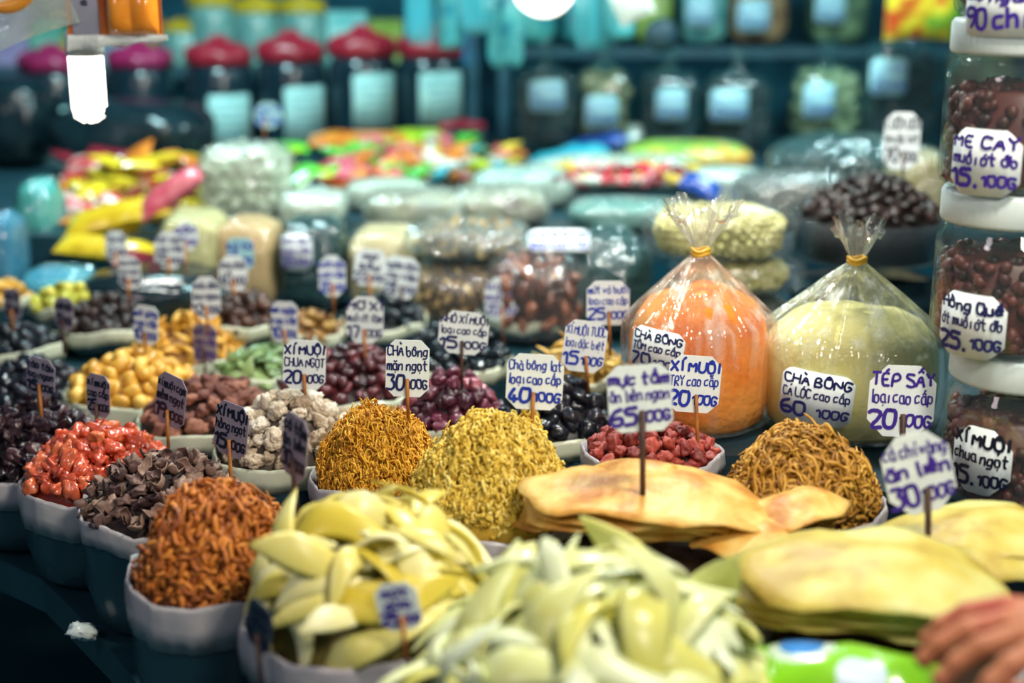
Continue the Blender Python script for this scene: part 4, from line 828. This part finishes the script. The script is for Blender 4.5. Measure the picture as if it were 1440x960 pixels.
def scatter(kind, cols, x0, x1, y0, y1, Y0, Y1, n, where, seed, sc=(.9, 1.3), lay=.016, zb=QZ, nm=None):
    """candies/packs on the rear table; picture band x0..x1; their foot height grows with the layer"""
    rr = random.Random(seed); i = 0; got = []; tries = 0
    while i < n and tries < 4000:
        tries += 1; Y = rr.uniform(Y0, Y1); q = PY(rr.uniform(x0, x1), 250, Y); u = (Y-Y0)/(Y1-Y0)
        zmax = PY(0, y0 + (y1-y0)*(1-u)*.9, Y).z; z = zb + .014
        near = [g for g in got if math.hypot(g[0]-q.x, g[1]-q.y) < (.034 if kind == 'candy' else .075)]
        if near: z = max(g[2] for g in near) + lay
        if z > zmax + .02: continue
        colr = rr.choice(cols); got.append((q.x, Y, z)); s = rr.uniform(*sc)
        nm_ = nm or {'candy': 'wrapped_candy', 'pack': 'snack_pack'}[kind]
        O(nm_, wrap(colr, i, kind), None, None, (q.x, Y, z), (rr.gauss(0, .3), rr.gauss(0, .3), rr.random()*PI), scale=(s, s, s),
          label='%s %s %s' % ({'lime': 'lime-green', 'maroon': 'dark red', 'red': 'red and white'}.get(colr, colr), {'candy': 'twist-wrapped candy', 'pack': 'foil snack pack'}[kind], where), category={'candy': 'candy', 'pack': 'snack pack'}[kind], group='%s %ss %s' % (colr, kind, where))
        i += 1
scatter('candy', ['red', 'red', 'red', 'maroon', 'white', 'yellow'], 790, 985, 238, 300, 3.36, 3.66, 80, 'in the heap before the white pack', 1, (1.0, 1.5), zb=QZ+.055)
scatter('candy', ['pink', 'pink', 'red', 'orange', 'green'], 470, 590, 200, 262, 3.62, 4.2, 90, 'on the left of the rear table', 2, (1.3, 1.9), zb=QZ+.03)
scatter('candy', ['orange', 'yellow', 'teal', 'green', 'lime', 'pink', 'white'], 565, 720, 192, 250, 3.7, 4.4, 90, 'in the middle of the rear table', 3, (1.3, 1.9), zb=QZ+.03)
scatter('pack', ['green', 'green', 'lime'], 395, 490, 195, 275, 3.6, 4.1, 10, 'right of the dried fungus bag', 4, (.8, 1.1), lay=.035)
scatter('pack', ['red', 'yellow', 'yellow', 'orange', 'maroon'], 95, 285, 218, 330, 3.25, 3.85, 46, 'in the heap at the far left', 5, (.75, 1.05), lay=.034)
def pack(px, py, Y, L, w, h, colr, label, rz=0, rx=0, ry=0, seed=1, name='snack_pack'):
    me = pack_mesh(seed, L, w, h); me.materials.append(CM[colr]); return O(name, me, None, None, PY(px, py, Y), (rx, ry, rz), label=label, category='snack pack')
pack(168, 303, 3.2, .24, .09, .06, 'yellow', 'long bright yellow pack in front of the left candy heap', rad(4), rad(20), rad(-12), 5)
pack(240, 272, 3.2, .17, .07, .06, 'pink', 'tilted pink-red pack beside the dried fungus bag', rad(10), rad(20), rad(-35), 6)
pack(150, 350, 3.12, .22, .08, .05, 'yellow', 'second long yellow pack, lower in the left heap', rad(-6), rad(20), rad(6), 7)
pack(205, 372, 3.08, .16, .08, .05, 'maroon', 'dark red pack at the foot of the left heap', rad(30), rad(20), rad(20), 8)
pack(802, 222, 4.25, .24, .12, .06, 'teal', 'teal-blue pack at the back left of the green snack bag', rad(12), rad(10), rad(-10), 9)
pack(838, 203, 4.5, .20, .10, .06, 'blue', 'dark blue pack behind the teal-blue one', rad(10), rad(12), rad(-14), 10)
pack(885, 188, 4.6, .20, .10, .05, 'white', 'white pack lying behind the dark blue one', rad(12), rad(10), rad(-8), 11)
pack(800, 238, 3.95, .26, .12, .05, 'white', 'white pack with film sheen left of the red candies', rad(8), rad(14), rad(-5), 12)
pack(985, 262, 3.45, .10, .07, .05, 'blue', 'small blue pack right of the red candies', rad(-20), rad(20), rad(20), 13)
pack(505, 196, 4.35, .30, .12, .04, 'orange', 'flat orange pack before the red-lidded jars', rad(3), rad(10), 0, 14)
pack(610, 192, 4.40, .30, .12, .04, 'lime', 'flat lime-green pack behind the mixed candies', rad(-4), rad(10), 0, 15)

# green pack at the bottom edge with a blue disc and pale bands printed on it
m = bpy.data.materials.new('printed_green'); m.use_nodes = True; nt = m.node_tree; b = nt.nodes['Principled BSDF']; b.inputs['Roughness'].default_value = .25; b.inputs['Coat Weight'].default_value = .5
tc_ = N(nt, 'ShaderNodeTexCoord'); 
def disc(cx, cy, r):
    s = N(nt, 'ShaderNodeVectorMath', operation='SUBTRACT'); s.inputs[1].default_value = (cx, cy, 0); nt.links.new(tc_.outputs['Object'], s.inputs[0])
    k = N(nt, 'ShaderNodeVectorMath', operation='MULTIPLY'); k.inputs[1].default_value = (1, 1, 0); nt.links.new(s.outputs[0], k.inputs[0])
    l = N(nt, 'ShaderNodeVectorMath', operation='LENGTH'); nt.links.new(k.outputs[0], l.inputs[0]); q = N(nt, 'ShaderNodeMath', operation='LESS_THAN'); q.inputs[1].default_value = r
    nt.links.new(l.outputs['Value'], q.inputs[0]); return q.outputs[0]
def mixc(f_, a, bcol):
    x = N(nt, 'ShaderNodeMix', data_type='RGBA'); nt.links.new(f_, x.inputs[0])
    if isinstance(a, tuple): x.inputs[6].default_value = a
    else: nt.links.new(a, x.inputs[6])
    x.inputs[7].default_value = bcol; return x.outputs[2]
wv = N(nt, 'ShaderNodeTexWave'); wv.inputs['Scale'].default_value = 7; nt.links.new(tc_.outputs['Object'], wv.inputs[0]); gt = N(nt, 'ShaderNodeMath', operation='GREATER_THAN'); gt.inputs[1].default_value = .93; nt.links.new(wv.outputs['Fac'], gt.inputs[0])
col_ = mixc(disc(.012, -.02, .022), H('#7fc31c'), H('#c4d4e4')); nt.nodes.remove(wv); nt.nodes.remove(gt); col_ = mixc(disc(-.042, .018, .030), col_, H('#c8dcc8')); col_ = mixc(disc(-.042, .018, .020), col_, H('#1c7ac8'))
nt.links.new(col_, b.inputs['Base Color'])
me = pack_mesh(4, .17, .10, .07); me.materials.append(m)
O('snack_pack', me, None, None, PY(1190, 968, 1.16), (rad(8), 0, rad(-14)), label='green printed pack with a blue disc at the bottom edge', category='snack pack')

# ------------------------------------------------------------------ big red-lidded jars at the back
M_bigjar = mat('dark_jar', '#0f2029', '#16303a', rough=.18, nscale=3); M_redlid = mat('red_lid', '#7c1424', '#931e30', rough=.35, nscale=6); M_maglid = mat('magenta_lid', '#7e1644', '#962454', rough=.35, nscale=6)
M_paper = mat('aqua_paper', '#8ab4b2', '#9fc6c2', rough=.6, nscale=20); M_print = mat('faint_print', '#4c9aa4', rough=.7)
def big_jar(px, Y, lid, label, lx, ly, lw, lh, r=.112, h=.315, z=QZ, body=M_bigjar, lidm=M_redlid, name='lidded_jar', pp=None):
    c = PY(px, 150, Y); t = E(name, (c.x, Y, z), label, 'jar')
    O('jar_body', MB().lathe([(1e-4, .001), (r*.92, .001), (r, .015), (r, h*.78), (r*.9, h*.86), (r*.8, h*.88), (r*.8, h*.86), (1e-4, h*.86)], 40), body, t)
    def fn(th, i, rr_, zz): return rr_*(1 + .05*math.sin(7*th+px)), zz + .006*math.sin(5*th+px)*(i > 2)
    O('lid', MB().lathe([(1e-4, h*.87), (r*.88, h*.87), (r*.95, h*.89), (r*.95, h*1.0), (r*.8, h*1.04), (r*.35, h*1.08), (r*.2, h*1.14), (1e-4, h*1.15)], 40, fn), lidm, t)
    if lw:
        y = Y - r
        for _ in range(3): p = PY(lx, ly, y); y = Y - math.sqrt(max(.0001, r*r - min(r*.95, abs(p.x-c.x))**2))
        p = PY(lx, ly, y - .002); mp = MPP(p); yaw = math.degrees(math.asin(max(-.95, min(.95, (p.x-c.x)/r))))
        lab = O('paper_label', bent_card(lw*mp, lh*mp, .05, r+.003), M_paper, t, p - t.location, (0, 0, rad(yaw)))
        mb = MB()
        for k in range(5):
            z_ = lh*mp*(.34 - k*.16); wd = lw*mp*(.36 - .05*((k*7) % 3))
            for q in range(10):
                xa = -wd + 2*wd*q/10; xb = xa + 2*wd/10*.7; RR = r+.003
                mb.add([(RR*math.sin(xx/RR), RR*(1-math.cos(xx/RR)) - .001, zz) for xx, zz in ((xa, z_-.004), (xb, z_-.004), (xb, z_+.004), (xa, z_+.004))], [(0, 1, 2, 3)])
        O('printed_lines', mb, M_print, lab, (0, 0, 0), smooth=False)
    return t
big_jar(78, 4.72, 0, 'magenta-lidded dark jar, leftmost of the row', 92, 192, 66, 80, lidm=M_maglid, h=.29)
big_jar(200, 4.74, 0, 'magenta-lidded dark jar behind the slumped black bag', 205, 175, 0, 0, lidm=M_maglid, h=.30)
big_jar(312, 4.66, 0, 'red-lidded dark jar right above the dried fungus bag', 326, 170, 66, 72)
big_jar(412, 4.66, 0, 'red-lidded dark jar, second with a red lid from the left', 434, 160, 68, 76, h=.33)
big_jar(512, 4.66, 0, 'red-lidded dark jar, third with a red lid from the left', 531, 142, 70, 76, h=.345)
big_jar(608, 4.66, 0, 'red-lidded dark jar, rightmost of the row', 623, 138, 68, 72, h=.345)
big_jar(648, 4.42, 0, 'short dark jar with a flat red lid on the rear table', 0, 0, 0, 0, r=.075, h=.105)
# shelf with yellow-lidded jars
M_shelf = mat('shelf_board', '#1d4250', '#285562', rough=.6)
def shelf(x0, x1, Y0, Y1, z, label):
    t = E('display_shelf', ((x0+x1)/2, (Y0+Y1)/2, 0), label, 'shelf'); w = x1-x0; d = Y1-Y0
    for zz in (z, z+.42): O('shelf_board', MB().box((0, 0, zz-.015), (w, d, .03)), M_shelf, t, smooth=False)
    for sx in (-1, 1):
        for sy in (-1, 1): O('post', MB().box((sx*(w/2-.02), sy*(d/2-.02), (z+.8)/2), (.035, .035, z+.8)), M_shelf, t, smooth=False)
shelf(-2.3, -.12, 5.1, 5.5, 1.13, 'dark rear shelf carrying the yellow-lidded jars')
shelf(-.05, 2.3, 5.1, 5.5, 1.20, 'dark rear shelf carrying the upper labelled bags')
M_yl = mat('yellow_lid', '#b89c14', '#cbb224', rough=.4); M_pale = mat('pale_jar', '#5c8e8c', '#80aca4', rough=.2, nscale=9)
S1 = 1.131
for k, (px, h, lab) in enumerate(((262, .14, 'small yellow-lidded jar at the left end of the shelf'), (305, .24, 'yellow-lidded pale jar, tallest on the left'), (365, .215, 'yellow-lidded pale jar between two others'), (430, .215, 'yellow-lidded pale jar, right one of three'))):
    big_jar(px, 5.25, 0, lab, 0, 0, 0, 0, r=.085, h=h, z=S1, body=M_pale, lidm=M_yl)
def carton(px, Y, w, h, z, colr, label, band=None):
    c = PY(px, 50, Y); t = E('product_box', (c.x, Y, z), label, 'box'); O('carton', MB().box((0, 0, h/2+.001), (w, .12, h)), colr, t, smooth=False)
    if band: O('printed_band', MB().box((0, -.061, h*.55), (w*.9, .002, h*.3)), band, t, smooth=False)
def fm(n_, a, b): return mat(n_, a, b, rough=.4, nscale=8)
for k, (px, w, h, a, b, lab) in enumerate(((22, .16, .20, '#8a7ab0', '#b0a4cc', 'lilac box at the left end of the shelf'), (68, .12, .16, '#4f9a8a', '#7cc0ac', 'sea-green box beside the lilac one'), (115, .12, .10, '#a89a3c', '#c4b858', 'low olive-yellow box behind the hanging lamp'),
    (160, .12, .22, '#5f9ab0', '#8cc0d0', 'light blue box right of the hanging lamp'), (205, .11, .17, '#2f9a3c', '#68c060', 'green tub-like box under the hanging orange pack'), (240, .09, .15, '#a03050', '#c05070', 'raspberry box left of the yellow lids'),
    (490, .14, .19, '#6fc0c0', '#a8dcd4', 'aqua box right of the yellow-lidded jars'), (545, .12, .16, '#7f9c3c', '#a4b860', 'moss-green box above the red lids'), (592, .10, .22, '#2a8fc0', '#58b4d4', 'sky-blue upright box above the rightmost red lid'), (650, .12, .26, '#1c5f9a', '#3484b8', 'deep blue box at the right end of the shelf'))):
    carton(px, 5.28, w, h, S1, fm('box_%d' % k, a, b), lab, fm('band_%d' % k, b, a))

# ------------------------------------------------------------------ labelled bags at the back right
def rear_bag(px, y0, wpx, Y, zb, a, b, c3, lab, lx, ly, lw, lh, seed, filmm=M_film_teal, pn=0, ps=.02):
    t = bag(px, y0, 210, wpx, Y, .10, zb, filmm, fil('rb_%d' % seed, a, b, c3), lab, seed, sq=.5, pn=pn, psize=(ps, ps*.8, ps*.8), pm=mat('rbp_%d' % seed, a, b, rough=.6, var='obj', c3=c3) if pn else None, pname='lump', tuft=.05)
    if lw:
        p = PY(lx, ly, Y - .13); mp = MPP(p); sticker(t, p, lw*mp, lh*mp, ['loại ngon', '25|100G'], 'blue', seed, 0, 1, .14, m=M_card_blue, bold=.55)
M_film_dull = film('dull_teal_film', '#6fb8bc', haze=.045, gl=.4, bscale=10)
rear_bag(768, 92, 92, 4.62, QZ, '#1a2028', '#2c2e34', '#4a3c38', 'dark brown labelled bag right of the red-lidded jars', 769, 135, 50, 44, 101, M_film_dull, 60, .022)
rear_bag(850, 88, 76, 4.60, QZ, '#6f6444', '#94885c', '#b8ae84', 'tan mushroom bag with a low blue label', 846, 157, 46, 46, 102, M_film_dull, 60)
rear_bag(940, 96, 88, 4.62, QZ, '#162029', '#232c34', '#3a3a3c', 'blackish labelled bag right of the tan mushroom bag', 944, 147, 44, 46, 103, M_film_dull, 60, .022)
rear_bag(1035, 100, 100, 4.60, QZ, '#1c1e24', '#2e2c30', '#453c3a', 'wide brown-black bag with a square blue label', 1025, 148, 54, 46, 104, M_film_dull, 60, .022)
rear_bag(1160, 88, 98, 4.58, QZ, '#5f6a4c', '#8a9468', '#b0b48a', 'bag of pale olive lumps with a grey-blue label', 1152, 142, 44, 50, 105, M_film_dull, 70, .026)
rear_bag(1268, 52, 104, 4.45, QZ, '#121c24', '#1d2830', '#2e3238', 'tall black bag with a round label before the wall', 1250, 108, 52, 52, 106, M_film_dull, 60, .022)
rear_bag(1375, 60, 90, 4.5, QZ, '#3a3020', '#5a4a30', '#7a6840', 'brown bag behind the jar stack', 0, 0, 0, 0, 107, M_film_dull)
S2 = 1.201
rear_bag(985, -30, 70, 5.25, S2, '#3f7f86', '#68a8a8', '#8cc0b4', 'aqua bag on the upper right shelf', 985, 16, 40, 44, 111, M_film_dull)
rear_bag(1062, -30, 84, 5.22, S2, '#7a4a28', '#a06a3c', '#b88858', 'orange-brown bag on the upper right shelf', 1060, 22, 46, 44, 112, M_film_dull)
rear_bag(1172, -30, 84, 5.22, S2, '#3c4a34', '#5c6c48', '#8a9c6c', 'olive-green bag on the upper right shelf', 1168, 12, 42, 40, 113, M_film_dull)
rear_bag(915, -30, 56, 5.22, S2, '#8a9a1c', '#a8b438', '#c4cc60', 'mustard-green bag on the upper right shelf', 0, 0, 0, 0, 114, M_film_dull)
rear_bag(830, -20, 90, 5.22, S2, '#1c6f80', '#2f94a0', '#58b4b4', 'teal bag under the bright round lamp', 0, 0, 0, 0, 115, M_film_teal)
rear_bag(740, -20, 90, 5.22, S2, '#1c7f90', '#38a0a8', '#68c0b8', 'bright teal bag left of the round lamp', 0, 0, 0, 0, 116, M_film_teal)
t = pack(1300, 8, 4.2, .22, .20, .06, 'orange', 'hanging orange-red and yellow pack left of the jar stack', 0, rad(90), 0, 31); t.data.materials[0] = mat('fiesta_print', '#b8401c', '#d0b82c', rough=.3, nscale=14, c3='#5a9a30')

# ------------------------------------------------------------------ what hangs from the pipe above
M_pipe = mat('grey_pipe', '#6d7b80', rough=.4, metal=.6); M_cord = mat('cord', '#c4ccc8', rough=.6)
for nm_, Y, lab in (('hanging_pipe', 2.3, 'grey metal pipe above the stall that the front packs hang from'), ('hanging_pipe', 4.2, 'grey metal pipe above the rear table')):
    O(nm_, MB().tube([(-2.2, Y, 2.02), (2.2, Y, 2.02)], .016, 12), M_pipe, label=lab, category='pipe')
    for x in (-2.2, 2.2): O('pipe_post', MB().tube([(x, Y, 0), (x, Y, 2.004)], .016, 12), M_pipe, label='grey post at the %s end of the %s pipe' % ('left' if x < 0 else 'right', 'front' if Y < 3 else 'rear'), category='post')
def cfl(px, py0, py1, Y, wpx, label):
    a = PY(px, py0, Y); b_ = PY(px+4, py1, Y); w = wpx*MPP(a)/2; t = E('hanging_lamp', (a.x, Y, a.z), label, 'lamp'); L_ = a.z - b_.z; g = emit('lit_tube_%d' % px, '#fff6e8', 4)
    for k in range(4):
        an = k*PI/2 + .5; x, y = w*.52*math.cos(an), w*.52*math.sin(an)
        O('glowing_tube', MB().tube([(x, y, 0), (x, y, -L_*.82), (x*.9, y*.9, -L_*.93), (x*.4, y*.4, -L_), (x*.1, y*.1, -L_)], [w*.46]*2 + [w*.44, w*.3, w*.1], 14), g, t)
    O('glowing_core', MB().tube([(0, 0, 0), (0, 0, -L_*.9), (0, 0, -L_*.97), (0, 0, -L_)], [w*.8, w*.8, w*.62, w*.3], 20), g, t)
    O('lamp_base', MB().lathe([(1e-4, .07), (w*.4, .07), (w*.6, .05), (w*1.05, .035), (w*1.05, .0), (1e-4, -.001)], 24), M_lid, t)
    O('cord', MB().tube([(0, 0, .07), (0, 0, 2.02 - a.z)], .003, 6), M_cord, t)
    O('lit', None) if False else None
cfl(120, 78, 166, 2.3, 50, 'lit white tube lamp hanging below the orange pack')
c = PY(765, -22, 4.2); t = E('hanging_lamp', c, 'big bright round lamp at the top centre', 'lamp'); rb_ = 44*MPP(c)
O('glowing_bulb', MB().lathe([(1e-4, -rb_)] + [(rb_*math.sin(a*PI/14), -rb_*math.cos(a*PI/14)) for a in range(1, 12)] + [(rb_*.35, rb_*1.05)], 28), emit('bulb', '#fff6e8', 4), t)
O('lamp_socket', MB().lathe([(rb_*.35, rb_), (rb_*.35, rb_*1.7), (1e-4, rb_*1.75)], 20), M_lid, t)
O('cord', MB().tube([(0, 0, rb_*1.7), (0, 0, 2.02-c.z)], .004, 6), M_cord, t)
# orange jelly pack
Yh = 2.3; c = PY(158, 12, 2.26); mp = MPP(c); t = E('hanging_pack', (c.x, 2.26, c.z), 'hanging orange pack with a grey label above the tube lamp', 'food pack')
W_, Hh_ = 134*mp, .20
O('backing_card', MB().box((0, .008, .055), (W_, .003, Hh_)), mat('orange_card', '#b8581c', '#c86a24', rough=.4), t, smooth=False)
def jel(x0, x1, z0, z1, nb):
    v = []; f = []; nx, nzz = 40, 30
    for i in range(nx+1):
        for j in range(nzz+1):
            u = i/nx; q = j/nzz; e = (1-abs(2*u-1)**8)*(1-abs(2*q-1)**8); bm_ = .72 + .28*abs(math.sin(u*PI*nb))*abs(math.sin(q*PI*3))**.5
            v.append((x0+(x1-x0)*u, -.026*max(0, e)**.5*bm_, z0+(z1-z0)*q))
    for i in range(nx):
        for j in range(nzz): f.append((i*(nzz+1)+j, (i+1)*(nzz+1)+j, (i+1)*(nzz+1)+j+1, i*(nzz+1)+j+1))
    return MB().add(v, f)
O('orange_jelly_tray', jel(-W_*.05, W_*.48, -36*mp, .15, 2), mat('orange_jelly', '#e8801a', '#f09a2c', rough=.12, coat=.7, nscale=10, sss=.2), t)
lb = O('grey_label', MB().box((-W_*.30, .005, .045), (W_*.28, .002, .17)), mat('grey_label', '#9a9aa8', '#8a8c9c', rough=.4), t, smooth=False)
wr = writing(['KHÔ', 'BÁNH HỒNG', '250'], .16, W_*.24, 77, 1.2, big=[1, 1, 1]); wr.v = [(-W_*.30 - z, .0035 + y, .045 + x) for x, y, z in wr.v]
O('lettering', wr, INK['dark'], lb, (0, 0, 0), smooth=False)
mb = MB()
for k, (x, z) in enumerate(((-W_*.5, -.052), (-W_*.44, -.07), (-W_*.2, -.058), (W_*.2, -.046), (W_*.5, -.048))): pass
v = []; f = []
for i in range(25):
    u = i/24; x = -W_*.5 + W_*1.06*u; v += [(x, .003+.003*math.sin(i*.5), -.040), (x, -.006+.004*math.sin(i*.6), -.066 + .018*u + .002*math.sin(i*.8)), (x, .012+.002*math.sin(i*.4), -.064 + .018*u)]
for i in range(24): f += [(3*i, 3*i+1, 3*i+4, 3*i+3), (3*i+1, 3*i+2, 3*i+5, 3*i+4)]
O('sealed_edge', MB().add(v, f), mat('white_film_edge', '#c4d2d0', '#dfe6e2', rough=.2, bump=.6, bscale=60), t)
O('cord', MB().tube([(0, .008, .155), (0, .03, 2.005-c.z)], .002, 6), M_cord, t)
c = PY(22, 0, 2.26); t = E('hanging_pack', (c.x, 2.26, c.z), 'hanging clear pack with an orange ring cut by the top left corner', 'food pack')
O('film_pouch', pack_mesh(9, .16, .13, .05), film('pouch_film', '#e0efe8', haze=.3, gl=.8, bscale=20), t, (0, 0, 0), (rad(90), rad(-20), 0))
P_ = [(.045*math.cos(a*PI/12) - .01, -.02, .045*math.sin(a*PI/12) + .035) for a in range(25)]; O('orange_ring', MB().tube(P_, .011, 10), mat('ring_orange', '#d8801c', '#e89a34', rough=.3), t)
O('cord', MB().tube([(0, 0, .06), (0, .03, 2.005-c.z)], .002, 6), M_cord, t)
c = PY(888, -2, 3.0); t = pack(888, 4, 3.9, .10, .10, .03, 'white', 'small white pack hanging right of the round lamp', 0, rad(80), rad(-25), 33)
# teal hanging bags around the lamp
M_hang = mat('teal_hang', '#2f8fa4', '#58b8bc', rough=.3, nscale=12, c3='#1c5f84', bump=.5, bscale=30)
for k, (px, y1, wpx, Y, lab) in enumerate(((590, 62, 34, 4.25, 'light blue film bag hanging left above the red lids'), (632, 70, 34, 4.3, 'film bag hanging second from the left above the jars'), (672, 48, 40, 4.22, 'teal film bag hanging left of the round lamp'), (712, 95, 44, 4.3, 'long pale teal film bag hanging beside the round lamp'), (832, 70, 44, 4.28, 'teal film bag hanging right of the round lamp'), (872, 56, 36, 4.24, 'narrow teal film bag hanging far right of the round lamp'))):
    c = PY(px, y1, Y); w = wpx*MPP(c)/2; L_ = 1.75 - c.z
    def fn(th, i, r, z): return r*(1+.2*math.sin(5*th+k)+.12*math.sin(9*th+z*20)), z
    t = E('hanging_bag', (c.x, Y, c.z), lab, 'bag')
    mb = MB().lathe([(1e-4, 0), (w*.8, .004), (w, .03), (w*.95, L_*.4), (w*.7, L_*.7), (.01, L_), (.008, L_+.02)], 36, fn); mb.v = [(x, y*.5, z) for x, y, z in mb.v]
    O('film', mb, M_hang if k % 2 else film('hang_film', '#4fb4c0', haze=.55, gl=.6, bscale=12), t); O('string', MB().tube([(0, 0, L_+.01), (0, 0, 2.005-c.z)], .003, 5), M_cord, t)
c = PY(930, 50, 4.22); t = E('hanging_ball', c, 'dark round ball-like bundle hanging at the upper middle right', 'bundle')
O('bundle', lump_surface((.048, .045, .05), 7, .05, .1, 3), M_dark, t); O('string', MB().tube([(0, 0, .045), (0, -.02, 2.005-c.z)], .003, 5), M_cord, t)

# ------------------------------------------------------------------ a customer's hand at the right edge
def hand():
    """one continuous right hand: palm, four curled fingers and a side thumb, fused by a voxel remesh"""
    root = PY(1506, 888, 1.04); t = E('person', root, 'person reaching in from the right edge, only a bare hand and dark sleeve showing', 'person')
    mb = MB(); v0, f0 = ICO[3]
    def ell(c_, d, rz=0):
        Mx = Matrix.Rotation(rz, 3, 'Z'); mb.add([Mx @ Vector((p.x*d[0], p.y*d[1], p.z*d[2])) + Vector(c_) for p in v0], f0)
    ell((.012, 0, 0), (.052, .042, .017)); ell((-.020, .004, .004), (.024, .042, .014)); ell((.012, -.026, -.005), (.036, .020, .016), -.3)
    mb.tube([(.03, 0, 0), (.07, -.002, 0), (.13, -.01, 0), (.17, -.015, 0)], [.024, .024, .027, .029], 16)
    def digit(pts, rs):
        P = [Vector(p) for p in pts]; Q = []; W = []
        for i in range(len(P)-1):
            for k in range(5): u = k/5; Q.append(P[i].lerp(P[i+1], u)); W.append(rs[i]*(1-u) + rs[i+1]*u)
        Q.append(P[-1]); W.append(rs[-1]); mb.tube(Q, W, 14); ell(P[-1], (rs[-1]*1.15,)*3)
        for i in range(1, len(P)-1): ell(P[i], (rs[i]*1.08,)*3)
    for y0, sp, ln in ((.034, .30, .90), (.012, .10, 1.0), (-.010, -.08, .95), (-.030, -.28, .76)):
        x0 = -.030 + abs(y0)*.2; digit([(x0+.02, y0*.9, .002), (x0 - .020*ln, y0 + sp*.02, .003), (x0 - .050*ln, y0 + sp*.045, -.006), (x0 - .070*ln, y0 + sp*.06, -.020), (x0 - .082*ln, y0 + sp*.065, -.034)], [.0105, .0098, .0092, .0085, .0072])
    digit([(.018, -.030, -.006), (-.008, -.046, -.012), (-.036, -.056, -.018), (-.058, -.056, -.026)], [.0150, .0122, .0105, .0082])
    me = mb.mesh('hand'); o = bpy.data.objects.new('hand', me); COL.objects.link(o)
    m_ = o.modifiers.new('r', 'REMESH'); m_.mode = 'VOXEL'; m_.voxel_size = .0022
    m_ = o.modifiers.new('s', 'SMOOTH'); m_.factor = .5; m_.iterations = 4
    dg = bpy.context.evaluated_depsgraph_get(); me2 = bpy.data.meshes.new_from_object(o.evaluated_get(dg)); bpy.data.objects.remove(o)
    me2.polygons.foreach_set('use_smooth', [True]*len(me2.polygons)); me2.materials.clear()
    O('hand', me2, mat('skin', '#a0603c', '#b4704e', rough=.6, sss=.2, c3='#a84c3c', nscale=18, bump=.15, bscale=160), t, (0, 0, 0))
    def fn(th, i, r, z): return r*(1+.07*math.sin(4*th+i)+.04*math.sin(9*th+2*i)), z
    mb = MB().lathe([(.030, 0), (.036, .002), (.037, .02), (.041, .06), (.046, .12), (.052, .22), (.001, .23)], 32, fn); mb.v = [(.085 + z*.95, x*1.0 - .012 - z*.25, y - .002 - z*.02) for x, y, z in mb.v]
    O('sleeve', mb, mat('dark_sleeve', '#2a2632', '#352f3c', rough=.9, bump=.5, bscale=50), t, (0, 0, 0))
hand()

# a crumpled scrap added for the highlight spot at the foot of the leftmost sack
p = PZ(118, 888, TZ + .012)
O('glint_scrap', lump_surface((.020, .012, .010), 5, .5, .1, 3, 3), mat('scrap_film', '#cfe4e4', '#e4ecea', rough=.12, bump=.6), None, p, (.3, .4, .7), label='pale crumpled scrap added for the glint on the table edge below the leftmost sack', category='scrap')
